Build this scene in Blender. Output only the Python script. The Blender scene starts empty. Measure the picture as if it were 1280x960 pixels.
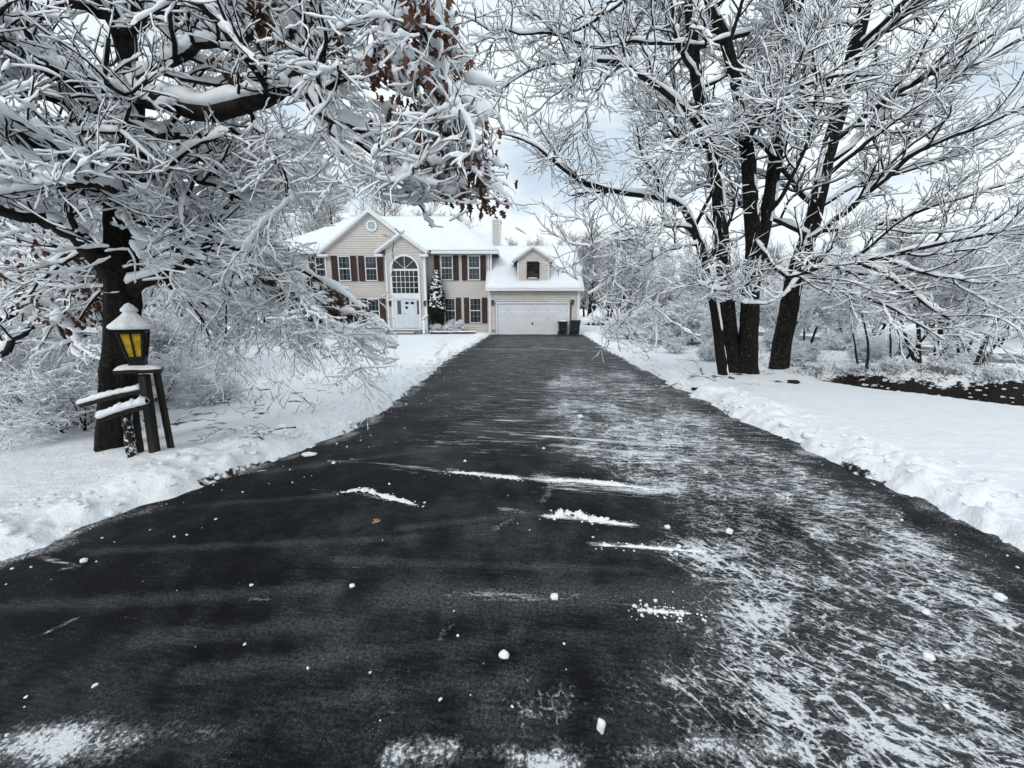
import bpy, bmesh, math, random
import numpy as np
from mathutils import Vector, Matrix
R = math.radians
rng = np.random.default_rng(11)
random.seed(11)
scene = bpy.context.scene
col = scene.collection
PITCH, FPX, CAMZ = R(10.4), 500.0, 1.6

def at(u, v, Y):
    """point of the place seen at photo pixel (u, v) at depth Y; used once to survey the place"""
    x = (u - 640) / FPX; y = -(v - 480) / FPX
    dy = y * math.sin(PITCH) + math.cos(PITCH); dz = y * math.cos(PITCH) - math.sin(PITCH)
    t = Y / dy
    return (x * t, Y, CAMZ + dz * t)
def gp(u, v, Z=0.0):
    x = (u - 640) / FPX; y = -(v - 480) / FPX
    dy = y * math.sin(PITCH) + math.cos(PITCH); dz = y * math.cos(PITCH) - math.sin(PITCH)
    t = (Z - CAMZ) / dz
    return (x * t, dy * t, Z)

# ------------------------------------------------------------------ numpy noise
def _h(ix, iy, s):
    n = (ix.astype(np.int64) * 374761393 + iy.astype(np.int64) * 668265263 + s * 974634721) & 0x7fffffff
    n = ((n ^ (n >> 13)) * 1274126177) & 0x7fffffff
    return ((n ^ (n >> 16)) & 0xffff) / 65535.0
def vn(x, y, s=0):
    ix = np.floor(x); iy = np.floor(y); fx = x - ix; fy = y - iy
    fx = fx * fx * fx * (fx * (fx * 6 - 15) + 10); fy = fy * fy * fy * (fy * (fy * 6 - 15) + 10)
    a = _h(ix, iy, s); b = _h(ix + 1, iy, s); c = _h(ix, iy + 1, s); d = _h(ix + 1, iy + 1, s)
    return (a + (b - a) * fx) * (1 - fy) + (c + (d - c) * fx) * fy
def fbm(x, y, o=4, s=0):
    v = np.zeros(np.broadcast(x, y).shape); a = .5; t = 0
    for i in range(o):
        ca, sa = math.cos(i * .7), math.sin(i * .7)
        v += a * vn(x * ca - y * sa, x * sa + y * ca, s + i * 17); t += a; a *= .5; x = x * 2.03; y = y * 2.03
    return v / t
def sst(a, b, x):
    t = np.clip((x - a) / (b - a), 0, 1); return t * t * (3 - 2 * t)

# ------------------------------------------------------------------ materials
def nodes_of(name):
    m = bpy.data.materials.new(name); m.use_nodes = True
    nt = m.node_tree; b = nt.nodes['Principled BSDF']
    return m, nt, b
class NT:
    def __init__(s, nt): s.nt = nt
    def n(s, t, **kw):
        x = s.nt.nodes.new(t)
        for k, v in kw.items(): setattr(x, k, v)
        return x
    def l(s, a, b): s.nt.links.new(a, b)
    def val(s, x, v):
        if isinstance(v, bpy.types.NodeSocket): s.l(v, x)
        else: x.default_value = v
    def math(s, op, a, b=None, c=None, clamp=False):
        x = s.n('ShaderNodeMath', operation=op, use_clamp=clamp); s.val(x.inputs[0], a)
        if b is not None: s.val(x.inputs[1], b)
        if c is not None: s.val(x.inputs[2], c)
        return x.outputs[0]
    def noise(s, vec, scale, detail=4, rough=.55, dist=0):
        x = s.n('ShaderNodeTexNoise'); s.l(vec, x.inputs['Vector']); x.inputs['Scale'].default_value = scale
        x.inputs['Detail'].default_value = detail; x.inputs['Roughness'].default_value = rough; x.inputs['Distortion'].default_value = dist
        return x.outputs[0]
    def mapping(s, vec, loc=(0, 0, 0), rot=(0, 0, 0), scale=(1, 1, 1)):
        x = s.n('ShaderNodeMapping'); s.l(vec, x.inputs[0]); x.inputs[1].default_value = loc; x.inputs[2].default_value = rot; x.inputs[3].default_value = scale
        return x.outputs[0]
    def step(s, x, a, b):
        m = s.n('ShaderNodeMapRange', interpolation_type='SMOOTHSTEP'); s.val(m.inputs[0], x); m.inputs[1].default_value = a; m.inputs[2].default_value = b
        return m.outputs[0]
    def mix(s, f, a, b):
        x = s.n('ShaderNodeMix', data_type='RGBA'); s.val(x.inputs[0], f)
        for i, c in ((6, a), (7, b)):
            if isinstance(c, bpy.types.NodeSocket): s.l(c, x.inputs[i])
            else: x.inputs[i].default_value = (*c, 1)
        return x.outputs[2]
    def bump(s, h, strength, dist, normal=None):
        x = s.n('ShaderNodeBump'); s.l(h, x.inputs['Height']); x.inputs['Strength'].default_value = strength; x.inputs['Distance'].default_value = dist
        if normal is not None: s.l(normal, x.inputs['Normal'])
        return x.outputs[0]
    def pos(s): return s.n('ShaderNodeNewGeometry').outputs['Position']
    def obj(s): return s.n('ShaderNodeTexCoord').outputs['Object']

def mat(name, c1, c2=None, rough=.7, scale=8, bump=0, bscale=None, detail=4, spec=.3, metal=0, stretch=(1, 1, 1), lo=.35, hi=.65):
    m, nt, b = nodes_of(name); t = NT(nt)
    b.inputs['Roughness'].default_value = rough; b.inputs['Specular IOR Level'].default_value = spec; b.inputs['Metallic'].default_value = metal
    v = t.mapping(t.obj(), scale=stretch)
    c2 = c2 or tuple(x * .8 for x in c1)
    n = t.noise(v, scale, detail)
    t.l(t.mix(t.step(n, lo, hi), c1, c2), b.inputs['Base Color'])
    if bump:
        t.l(t.bump(t.noise(v, bscale or scale * 3, 5), 1.0, bump), b.inputs['Normal'])
    return m

M = {}
M['snow'] = mat('snow', (.84, .87, .90), (.89, .91, .93), rough=.65, scale=9, bump=.012, bscale=40, spec=.25)
M['twig_snow'] = mat('twig_snow', (.84, .87, .91), (.90, .92, .94), rough=.7, scale=12, spec=.2)
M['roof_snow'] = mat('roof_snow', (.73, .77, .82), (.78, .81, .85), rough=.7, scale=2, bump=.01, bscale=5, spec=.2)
def bark(name, a, b, lichen=None):
    m, nt, p = nodes_of(name); t = NT(nt); v = t.obj()
    vs = t.mapping(v, scale=(9, 9, 1.6))
    n = t.noise(vs, 4.5, 6, .65); n2 = t.noise(v, 3.0, 3)
    c = t.mix(t.step(n, .35, .7), a, b)
    if lichen:
        sp = t.noise(v, 26, 3, .6)
        c = t.mix(t.math('MULTIPLY', t.step(sp, .56, .66), t.step(n2, .36, .58)), c, lichen)
    t.l(c, p.inputs['Base Color']); p.inputs['Roughness'].default_value = .85; p.inputs['Specular IOR Level'].default_value = .2
    t.l(t.bump(n, 1.0, .05), p.inputs['Normal'])
    return m
M['bark_oak'] = bark('bark_oak', (.004, .0035, .003), (.016, .0145, .011), (.035, .034, .02))
M['bark_clump'] = bark('bark_clump', (.004, .0035, .003), (.017, .0155, .0135), (.085, .085, .062))
M['twig'] = mat('twig', (.010, .008, .008), (.026, .021, .020), scale=14, rough=.85, spec=.15)
M['far_twig'] = mat('far_twig', (.035, .032, .034), (.065, .06, .06), scale=3, rough=.9, spec=.1)
M['brown_twig'] = mat('brown_twig', (.045, .035, .033), (.08, .065, .06), scale=5, rough=.9, spec=.1)
M['sap_bark'] = mat('sapling_bark', (.020, .018, .017), (.055, .05, .046), scale=9, rough=.9, spec=.1)
M['leaf'] = mat('dry_leaf', (.075, .036, .025), (.15, .078, .052), scale=30, rough=.8, spec=.15)
M['tan_leaf'] = mat('tan_leaf', (.42, .24, .14), (.30, .16, .09), scale=40, rough=.8)
M['evergreen'] = mat('evergreen', (.014, .028, .018), (.03, .05, .03), scale=10, rough=.8)
M['white'] = mat('white_trim', (.74, .76, .78), (.68, .70, .73), scale=2, rough=.45)
M['door_white'] = mat('door_white', (.62, .66, .72), (.57, .62, .68), scale=1.5, rough=.4)
M['garage_white'] = mat('garage_white', (.70, .72, .74), (.64, .66, .69), scale=.9, rough=.5)
M['siding'] = mat('siding', (.60, .565, .535), (.55, .52, .49), scale=.8, rough=.6, stretch=(1, 1, 3))
M['shutter'] = mat('shutter', (.058, .021, .019), (.04, .016, .015), scale=3, rough=.5)
M['shingle'] = mat('shingle', (.07, .07, .075), (.04, .04, .045), scale=12, rough=.9)
M['dark'] = mat('black_metal', (.006, .006, .007), (.011, .011, .012), scale=10, rough=.6, spec=.2)
M['bin'] = mat('bin_plastic', (.012, .013, .015), (.018, .019, .021), scale=5, rough=.45, spec=.4)
M['interior'] = mat('interior', (.02, .02, .022), (.03, .03, .03), scale=1, rough=.9)  # near-black colour standing in for the shade of unlit rooms
M['curtain'] = mat('curtain', (.20, .21, .22), (.06, .065, .07), scale=3, rough=.9, stretch=(6, 1, .3))
M['wood_wet'] = mat('wet_wood', (.006, .005, .004), (.022, .017, .012), scale=5, rough=.6, bump=.01, bscale=20, stretch=(4, 4, .7))
M['soil'] = mat('soil', (.012, .010, .008), (.03, .024, .018), scale=6, rough=.95, bump=.05, bscale=10)
M['concrete'] = mat('concrete', (.25, .25, .25), (.18, .18, .18), scale=5, rough=.85)
M['grille'] = mat('grille_grey', (.36, .38, .40), (.30, .32, .34), scale=3, rough=.5)
M['brass'] = mat('brass', (.35, .25, .1), rough=.3, metal=1)
def glass_mat():
    m, nt, b = nodes_of('window_glass'); t = NT(nt)
    o = nt.nodes['Material Output']; nt.nodes.remove(b)
    tr = t.n('ShaderNodeBsdfTransparent'); tr.inputs[0].default_value = (.5, .55, .58, 1)
    gl = t.n('ShaderNodeBsdfGlossy'); gl.inputs['Roughness'].default_value = .04; gl.inputs[0].default_value = (.9, .95, 1, 1)
    n = t.noise(t.obj(), 1.2, 2)
    t.l(t.bump(n, .3, .02), gl.inputs['Normal'])
    fr = t.n('ShaderNodeFresnel'); fr.inputs[0].default_value = 1.4
    mx = t.n('ShaderNodeMixShader'); t.l(t.math('ADD', fr.outputs[0], .02), mx.inputs[0]); t.l(tr.outputs[0], mx.inputs[1]); t.l(gl.outputs[0], mx.inputs[2])
    t.l(mx.outputs[0], o.inputs[0]); return m
M['glass'] = glass_mat()
def amber_mat():
    m, nt, b = nodes_of('amber_glass'); t = NT(nt)
    n = t.noise(t.obj(), 22, 3)
    t.l(t.mix(t.step(n, .3, .7), (.40, .24, .008), (.62, .40, .035)), b.inputs['Base Color'])
    b.inputs['Roughness'].default_value = .25; b.inputs['Coat Weight'].default_value = .3
    t.l(t.bump(n, .5, .01), b.inputs['Normal'])
    return m
M['amber'] = amber_mat()

# ------------------------------------------------------------------ object helpers
OFF = {}
def link(o, parent=None):
    col.objects.link(o)
    if parent is not None: o.parent = parent
    return o
def tag(o, label=None, cat=None, group=None, kind=None):
    if label: o['label'] = label
    if cat: o['category'] = cat
    if group: o['group'] = group
    if kind: o['kind'] = kind
    return o
def root(name, loc, label, cat, group=None):
    o = bpy.data.objects.new(name, None); o.empty_display_size = .2
    o.location = loc; link(o); OFF[o] = Vector(loc)
    return tag(o, label, cat, group)
def mesh_np(name, V, Q, m, parent=None, smooth=True, T=None):
    """V (n,3) world coords, Q (m,4) quads, T (k,3) triangles"""
    V = np.asarray(V, float)
    if parent is not None:
        off = OFF[parent]; V = V - np.array(off)
    me = bpy.data.meshes.new(name)
    nq = len(Q); nt_ = 0 if T is None else len(T)
    me.vertices.add(len(V)); me.vertices.foreach_set('co', V.astype(np.float32).ravel())
    loops = np.asarray(Q, np.int32).ravel()
    if nt_: loops = np.concatenate([loops, np.asarray(T, np.int32).ravel()])
    me.loops.add(len(loops)); me.loops.foreach_set('vertex_index', loops)
    st = np.arange(nq, dtype=np.int32) * 4
    if nt_: st = np.concatenate([st, nq * 4 + np.arange(nt_, dtype=np.int32) * 3])
    me.polygons.add(len(st)); me.polygons.foreach_set('loop_start', st)
    me.update(calc_edges=True)
    if smooth: me.polygons.foreach_set('use_smooth', np.ones(len(st), bool))
    me.materials.append(m)
    o = bpy.data.objects.new(name, me); link(o, parent)
    if parent is not None: OFF[o] = OFF[parent]
    return o
def obj(name, bm, m, parent=None, smooth=False, bevel=0):
    if bevel: bmesh.ops.bevel(bm, geom=list(bm.edges), offset=bevel, segments=1, affect='EDGES', clamp_overlap=True)
    if parent is not None: bmesh.ops.translate(bm, verts=bm.verts, vec=-OFF[parent])
    bmesh.ops.recalc_face_normals(bm, faces=bm.faces)
    me = bpy.data.meshes.new(name); bm.to_mesh(me); bm.free()
    if smooth:
        for p in me.polygons: p.use_smooth = True
    me.materials.append(m)
    o = bpy.data.objects.new(name, me); link(o, parent)
    if parent is not None: OFF[o] = OFF[parent]
    return o
def box(bm, x0, x1, y0, y1, z0, z1):
    vs = [bm.verts.new(p) for p in ((x0, y0, z0), (x1, y0, z0), (x1, y1, z0), (x0, y1, z0), (x0, y0, z1), (x1, y0, z1), (x1, y1, z1), (x0, y1, z1))]
    for f in ((0, 3, 2, 1), (4, 5, 6, 7), (0, 1, 5, 4), (1, 2, 6, 5), (2, 3, 7, 6), (3, 0, 4, 7)): bm.faces.new([vs[i] for i in f])
    return vs
def prism(bm, poly, d):
    """closed solid: polygon (3D points) extruded by vector d"""
    a = [bm.verts.new(p) for p in poly]; d = Vector(d); b = [bm.verts.new(Vector(p) + d) for p in poly]
    n = len(poly); bm.faces.new(a); bm.faces.new(b[::-1])
    for i in range(n): bm.faces.new((a[i], b[i], b[(i + 1) % n], a[(i + 1) % n]))
def bar(bm, p, q, w, h=None):
    p = Vector(p); q = Vector(q); h = h or w; d = (q - p).normalized()
    s = d.cross(Vector((0, 0, 1))) if abs(d.z) < .95 else d.cross(Vector((0, 1, 0)))
    s.normalize(); u = s.cross(d)
    pts = [p + s * w / 2 + u * h / 2, p - s * w / 2 + u * h / 2, p - s * w / 2 - u * h / 2, p + s * w / 2 - u * h / 2]
    prism(bm, pts, q - p)
def cyl(bm, p, q, r0, r1=None, n=12):
    p = Vector(p); q = Vector(q); r1 = r0 if r1 is None else r1
    d = (q - p).normalized(); s = d.orthogonal().normalized(); u = d.cross(s)
    a = [bm.verts.new(p + (s * math.cos(2 * math.pi * i / n) + u * math.sin(2 * math.pi * i / n)) * r0) for i in range(n)]
    b = [bm.verts.new(q + (s * math.cos(2 * math.pi * i / n) + u * math.sin(2 * math.pi * i / n)) * r1) for i in range(n)]
    bm.faces.new(a[::-1]); bm.faces.new(b)
    for i in range(n): bm.faces.new((a[i], a[(i + 1) % n], b[(i + 1) % n], b[i]))
BM = bmesh.new
def lump(bm, c, r, squash=(1, 1, 1), amp=.25, sub=2, freq=2.3, seed=0):
    g = bmesh.ops.create_icosphere(bm, subdivisions=sub, radius=1)
    for v in g['verts']:
        p = v.co.copy()
        k = 1 + amp * (math.sin(p.x * freq * 2 + seed) * math.cos(p.y * freq * 1.7 + seed * 2.1) + math.sin(p.z * freq * 2.3 + seed * .7 + p.x * 2) * .6)
        v.co = Vector((p.x * squash[0], p.y * squash[1], p.z * squash[2])) * r * k + Vector(c)

# ------------------------------------------------------------------ branching
Z3 = np.array([0, 0, 1.0])
def nrm(a): return a / np.maximum(np.linalg.norm(a, axis=-1, keepdims=True), 1e-9)
def catmull(pts, N):
    P = np.array(pts, float); P = np.vstack([2 * P[0] - P[1], P, 2 * P[-1] - P[-2]])
    out = []
    for t in np.linspace(0, len(pts) - 1 - 1e-6, N):
        i = int(t); f = t - i; a, b, c, d = P[i:i + 4]
        out.append(.5 * (2 * b + (c - a) * f + (2 * a - 5 * b + 4 * c - d) * f * f + (3 * b - a - 3 * c + d) * f ** 3))
    return np.array(out)
def limb(px, r, N=16, jit=.02):
    P = catmull([at(*p) for p in px], N)
    P[1:-1] += rng.normal(0, jit, (N - 2, 3))
    return P, np.interp(np.linspace(0, 1, N), np.linspace(0, 1, len(r)), r)
def tangents(P): return nrm(np.gradient(P, axis=1))
def kids(P, Rr, K, t0, t1, ang, length, N, wander=.12, trop=0., flat=.5, ratio=.6, rmin=.004, shr=.5, phi0=.15, endr=.4, sag=0.):
    """K side branches on each of M parents; P (M,n,3)"""
    M_, n = P.shape[:2]; T = tangents(P)
    t = t0 + (t1 - t0) * (np.arange(K)[None] + rng.random((M_, K))) / K
    f = np.clip(t, 0, .999) * (n - 1); i = f.astype(int); f = (f - i)[..., None]; m = np.arange(M_)[:, None]
    base = P[m, i] * (1 - f) + P[m, i + 1] * f; tan = nrm(T[m, i] * (1 - f) + T[m, i + 1] * f)
    rp = Rr[m, i] * (1 - f[..., 0]) + Rr[m, i + 1] * f[..., 0]
    hor = np.cross(tan, Z3); hor = nrm(hor + rng.normal(0, .15, hor.shape)); hor = nrm(hor - (hor * tan).sum(-1, keepdims=True) * tan)
    ver = np.cross(hor, tan); ver *= np.sign(ver[..., 2:3] + 1e-6)
    side = np.where((np.arange(K)[None] + rng.integers(0, 2, (M_, 1))) % 2 == 0, 1., -1.)[..., None]
    ph = rng.normal(phi0, flat, (M_, K))[..., None]
    perp = side * np.cos(ph) * hor + np.sin(ph) * ver
    a = rng.normal(ang, .16, (M_, K))[..., None]
    d = np.cos(a) * tan + np.sin(a) * perp
    L = (length * rng.uniform(.55, 1.25, (M_, K)) * (1 - shr * (t - t0) / max(t1 - t0, 1e-3)))
    d = d.reshape(-1, 3); L = L.reshape(-1); base = base.reshape(-1, 3); rp = rp.reshape(-1)
    out = [base]; st = (L / (N - 1))[:, None]; cur = base
    for k in range(N - 1):
        d = nrm(d + rng.normal(0, wander, d.shape) + np.array([0, 0, trop - sag * k / (N - 1)]))
        cur = cur + d * st; out.append(cur)
    C = np.stack(out, 1)
    r0 = np.maximum(rp * ratio, rmin)
    r0 = np.minimum(r0, np.maximum(L * .03, rmin))
    rad = r0[:, None] * np.linspace(1, endr, N)[None]
    return C, rad
def ref_axes(T):
    mt = np.abs(T.mean(1)); k = mt.argmin(1)
    ref = np.zeros((len(T), 3)); ref[np.arange(len(T)), k] = 1
    u = nrm(np.cross(T, ref[:, None])); w = np.cross(T, u); return u, w
def ringquads(M_, N, k):
    b = (np.arange(M_)[:, None, None] * N + np.arange(N - 1)[None, :, None]) * k
    j = np.arange(k)[None, None]; j2 = (j + 1) % k
    return np.stack([b + j, b + j2, b + k + j2, b + k + j], -1).reshape(-1, 4)
def tube(P, Rr, k, rough=0.):
    T = tangents(P); u, w = ref_axes(T); a = np.arange(k) * 2 * math.pi / k
    rr = Rr[:, :, None] * np.ones(k)
    if rough: rr = rr * (1 + rng.normal(0, rough, rr.shape))
    V = P[:, :, None] + rr[..., None] * (np.cos(a)[None, None, :, None] * u[:, :, None] + np.sin(a)[None, None, :, None] * w[:, :, None])
    return V.reshape(-1, 3), ringquads(P.shape[0], P.shape[1], k)
def densify(P, Rr, N):
    n = P.shape[1]; x = np.linspace(0, n - 1 - 1e-6, N); i = x.astype(int); f = x - i
    return P[:, i] * (1 - f)[None, :, None] + P[:, i + 1] * f[None, :, None], Rr[:, i] * (1 - f) + Rr[:, i + 1] * f
def snowtube(P, Rr, s, k, D=(0, 0, 1.), lump_=.45, gap=0., qpow=1.0, wide=.8, sm=0):
    D = nrm(np.array(D, float)); T = tangents(P)
    n = D - (T * D).sum(-1, keepdims=True) * T; q = np.linalg.norm(n, axis=-1); n = n / np.maximum(q[..., None], 1e-6); b = np.cross(T, n)
    nz = rng.normal(0, 1, q.shape)
    if sm:
        kk = np.ones(sm) / sm ** .6
        nz = np.apply_along_axis(lambda v: np.convolve(v, kk, 'same'), 1, nz)
    lm = np.clip(1 + lump_ * nz, .12, 2.2)
    per = rng.uniform(.65, 1.3, (len(P), 1))
    m = lm * per * np.clip(q, 0, 1) ** qpow
    if gap and sm: m = np.where(nz < gap - .5, .05, m)
    elif gap: m = np.where(rng.random(q.shape) < gap, .1, m)
    m[:, 0] *= .85; m[:, -1] *= .7
    h = s * m; w = np.minimum(Rr * 1.15, Rr + h) * np.clip(m * 1.5, .2, 1) + h * wide
    c = P + n * (Rr * .55 + h * .45)[..., None]
    a = np.arange(k) * 2 * math.pi / k + math.pi / k
    hh = h * .75 + Rr * .3 * np.clip(m * 1.5, .1, 1)
    V = c[:, :, None] + (np.cos(a) * w[..., None])[..., None] * b[:, :, None] + (np.sin(a) * hh[..., None])[..., None] * n[:, :, None]
    return V.reshape(-1, 3), ringquads(P.shape[0], P.shape[1], k)
class Acc:
    def __init__(s): s.V = []; s.Q = []; s.n = 0
    def add(s, VQ):
        V, Q = VQ; s.V.append(V); s.Q.append(Q + s.n); s.n += len(V)
    def build(s, name, m, parent): return mesh_np(name, np.vstack(s.V), np.vstack(s.Q), m, parent)
def stack(lst, N):
    Ps, Rs = [], []
    for P, r in lst:
        P2, r2 = densify(P[None], np.asarray(r)[None], N); Ps.append(P2); Rs.append(r2)
    return np.concatenate(Ps), np.concatenate(Rs)
def keep(P, Rr, cond):
    k = cond(P); return P[k], Rr[k]
_s, _c = math.sin(PITCH), math.cos(PITCH)
def proj(P):
    z = P[..., 1] * _c - (P[..., 2] - CAMZ) * _s; up = P[..., 1] * _s + (P[..., 2] - CAMZ) * _c
    zz = np.where(z > .2, z, .2)
    return 640 + FPX * P[..., 0] / zz, 480 - FPX * up / zz, z
def in_view(P, mar=220):
    u, v, z = proj(P); dist = np.linalg.norm(P - np.array([0, 0, CAMZ]), axis=-1)
    ok = (z > .5) & (u > -mar) & (u < 1280 + mar) & (v > -mar) & (v < 960)
    return ok.any(1) & (dist.min(1) > 1.7)

def blobs(C, rad, amp=.3, squash=.75, along=None):
    """lumpy icosahedral snow clumps, all in one array"""
    bm = BM(); bmesh.ops.create_icosphere(bm, subdivisions=2, radius=1); bm.verts.ensure_lookup_table()
    S = np.array([v.co[:] for v in bm.verts]); F = np.array([[v.index for v in f.verts] for f in bm.faces]); bm.free()
    n = len(C); ph = rng.uniform(0, 6.28, (n, 1, 3))
    k = 1 + amp * (np.sin(S[None, :, 0] * 3.1 + ph[..., 0]) * np.cos(S[None, :, 1] * 2.7 + ph[..., 1]) + .6 * np.sin(S[None, :, 2] * 4 + ph[..., 2] + S[None, :, 0] * 2.5))
    V = S[None] * k[..., None] * rad[:, None, None]
    V[..., 2] *= squash
    if along is not None:
        d = nrm(along)[:, None]; V = V + d * ((V * d).sum(-1, keepdims=True)) * .9
    V = V + C[:, None]
    return V.reshape(-1, 3), (F[None] + (np.arange(n) * len(S))[:, None, None]).reshape(-1, 3)
def leaves(C, size, droop=.85):
    """hanging dry lobed leaves: each a folded strip of six faces"""
    n = len(C); L = size * rng.uniform(.7, 1.25, n)
    d = nrm(np.stack([rng.normal(0, 1, n) * (1 - droop) * 2, rng.normal(0, 1, n) * (1 - droop) * 2, -np.ones(n)], 1))
    s = nrm(np.cross(d, rng.normal(0, 1, (n, 3)))); u = np.cross(s, d)
    prof = [0.02, .30, .20, .42, .18, .30, .03]
    V = []
    for i, w in enumerate(prof):
        t = i / (len(prof) - 1); cup = (u * (math.sin(t * 3) * .12 * L)[:, None] if False else u * (np.sin(t * 3.0) * .15 * L)[:, None])
        c = C + d * (L * t)[:, None] + cup
        fold = u * (w * .35 * L)[:, None]
        V += [c - s * (w * L)[:, None] + fold, c, c + s * (w * L)[:, None] + fold]
    V = np.stack(V, 1); m = len(prof); q = []
    for i in range(m - 1):
        for j in range(2): q.append([i * 3 + j, i * 3 + j + 1, i * 3 + j + 4, i * 3 + j + 3])
    q = np.array(q)
    return V.reshape(-1, 3), (q[None] + (np.arange(n) * m * 3)[:, None, None]).reshape(-1, 4)

# ------------------------------------------------------------------ ground
LE = np.array([(-30, -5.5), (-3, -4.6), (.5, -4.0), (2.0, -3.45), (2.34, -3.28), (2.5, -3.06), (2.75, -3.16), (3.0, -3.06), (3.35, -2.9), (3.97, -2.62), (4.38, -2.36), (5, -2.16), (6.1, -2.0), (8.3, -2.0), (13, -2.05), (18, -1.8), (25, -1.5), (27.6, -1.45), (60, -1.4)])
RE = np.array([(-30, 3.8), (0, 3.3), (2.3, 3.3), (2.9, 3.36), (3.5, 3.42), (4.1, 3.43), (5, 3.33), (6.2, 3.34), (8.1, 3.4), (11.5, 3.55), (15.7, 3.8), (20, 4.15), (25, 4.6), (27.6, 4.75), (60, 4.8)])
eL = lambda Y: np.interp(Y, LE[:, 0], LE[:, 1])
eR = lambda Y: np.interp(Y, RE[:, 0], RE[:, 1])
def ditch_q(X, Y):
    q = (X - 6.75) * .84 + (Y - 8.6) * .54; a = (X - 6.75) * .54 - (Y - 8.6) * .84
    q = q + .30 * (fbm(a * 1.3, q * .2, 3, 5) - .5) * sst(-.1, .5, q); return q, a
def H(X, Y):
    w = .16 * (fbm(X * 2.3, Y * 2.3, 4, 21) - .5) * 2 + .05 * (vn(X * 9, Y * 9, 4) - .5)
    d = np.maximum(eL(Y) - X, X - eR(Y)) + w                # distance outside the driveway
    d = np.where(Y > 27.6, np.maximum(d, (Y - 27.6) * 2), d)
    base = .085 + .05 * (fbm(X * .35, Y * .35, 3, 1) - .5) + .02 * (fbm(X * 1.7, Y * 1.7, 3, 9) - .5)
    bank = np.exp(-((d - .55) / .42) ** 2)
    lum = fbm(X * 3.2, Y * 3.2, 4, 31); cl = np.abs(fbm(X * 6.5, Y * 6.5, 3, 41) - .5) * 2
    z = base + bank * (.02 + .17 * np.clip(lum - .36, 0, 1) * 1.2)
    near = np.exp(-np.clip(d - .2, 0, 9) / .75)
    z = z + near * (.065 * (lum - .5) - .045 * cl + .016)
    z = z + .018 * np.exp(-np.clip(d, 0, 20) / 2.6) * (fbm(X * 9, Y * 9, 3, 51) - .5) * 2
    z = -.06 + (z + .06) * sst(-.04, .26, d)
    q, a = ditch_q(X, Y)
    along = sst(-.5, 2.2, a) * (1 - sst(7, 9, a))
    cut = sst(.02, .28, q) * (1 - sst(.75, 1.15, q))
    z = z - along * cut * (.26 + .3 * fbm(a * .9, q * .5 + 3, 2, 19))
    berm = sst(.7, 1.25, q) * (1 - sst(2.5, 6, q)) * sst(-2, 2, a) * (1 - sst(8, 12, a))
    z = z + berm * (.28 + .16 * (fbm(X * 1.1, Y * 1.1, 4, 61) - .4))
    rough = sst(2.0, 5, X - eR(Y)) * sst(6, 9, Y) * (1 - sst(30, 40, Y))
    z = z + rough * .16 * (fbm(X * .9, Y * .9, 4, 71) - .5)
    road = (1 - sst(1.7, 2.3, np.abs(X - 16.7 - .02 * (Y - 15)))) * (1 - sst(40, 60, Y))
    z = z * (1 - road) + (-.05) * road
    lr = sst(1.2, 3, eL(Y) - X) * (1 - sst(9, 16, Y))        # rough verge under the oak
    z = z + lr * .06 * (fbm(X * 2.2, Y * 2.2, 4, 81) - .5)
    for bx, by, bh, bw in ((4.85, 8.95, .05, .4), (5.45, 9.2, .09, .65), (6.85, 10.05, .09, .6), (-4.25, 4.25, .05, .4), (-3.75, 4.05, .05, .3)): z = z + bh * np.exp(-((X - bx) ** 2 + (Y - by) ** 2) / bw ** 2) * (.7 + .6 * fbm(X * 5, Y * 5, 3, 77))
    far = sst(40, 120, Y) * 2.0
    return z + far
def grid_mesh(X, Y, Zf):
    V = np.stack([X, Y, Zf], -1).reshape(-1, 3); r, c = X.shape
    i = (np.arange(r - 1)[:, None] * c + np.arange(c - 1)[None])
    return V, np.stack([i, i + 1, i + c + 1, i + c], -1).reshape(-1, 4)
rows = np.concatenate([np.arange(-14, .4, .5), np.arange(.4, 1.6, .1), np.arange(1.6, 4.2, .02), np.arange(4.2, 8, .035), np.arange(8, 14, .07), np.arange(14, 27.3, .12), np.arange(27.3, 60, .6), np.geomspace(60, 420, 30)])
dcol = np.concatenate([np.arange(-.4, .9, .022), np.arange(.9, 2.2, .05), np.arange(2.2, 8.5, .09), np.arange(8.5, 22, .4), np.geomspace(22, 400, 24)])
acc = Acc()
for side in (-1, 1):
    E = eL(rows) if side < 0 else eR(rows)
    dd = dcol if side > 0 else dcol[::-1]
    X = E[:, None] + side * dd[None]; Y = np.repeat(rows[:, None], len(dd), 1)
    acc.add(grid_mesh(X, Y, H(X, Y)))
rb = rows[rows > 27.2]
X = np.repeat(np.linspace(-1.7, 5, 12)[None], len(rb), 0); Y = np.repeat(rb[:, None], 12, 1)
acc.add(grid_mesh(X, Y, H(X, Y) - .01))
def snow_ground_mat():
    m, nt, b = nodes_of('lawn_snow'); t = NT(nt); p = t.pos()
    n = t.noise(p, 5, 5); fine = t.noise(p, 60, 4, .6); mid = t.noise(p, 14, 5, .6)
    c = t.mix(t.step(n, .3, .7), (.83, .865, .91), (.88, .905, .935))
    at_ = t.n('ShaderNodeAttribute', attribute_name='soil')
    edge = t.math('ADD', at_.outputs['Fac'], t.math('MULTIPLY', t.math('SUBTRACT', mid, .5), .9))
    sm = t.step(edge, .42, .58)
    soil = t.mix(t.step(fine, .35, .65), (.004, .0035, .003), (.018, .014, .011))
    t.l(t.mix(sm, c, soil), b.inputs['Base Color'])
    b.inputs['Roughness'].default_value = .6; b.inputs['Specular IOR Level'].default_value = .25
    h = t.math('ADD', t.math('MULTIPLY', mid, .7), t.math('MULTIPLY', fine, .3))
    t.l(t.bump(h, 1.0, .03), b.inputs['Normal'])
    return m
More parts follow.
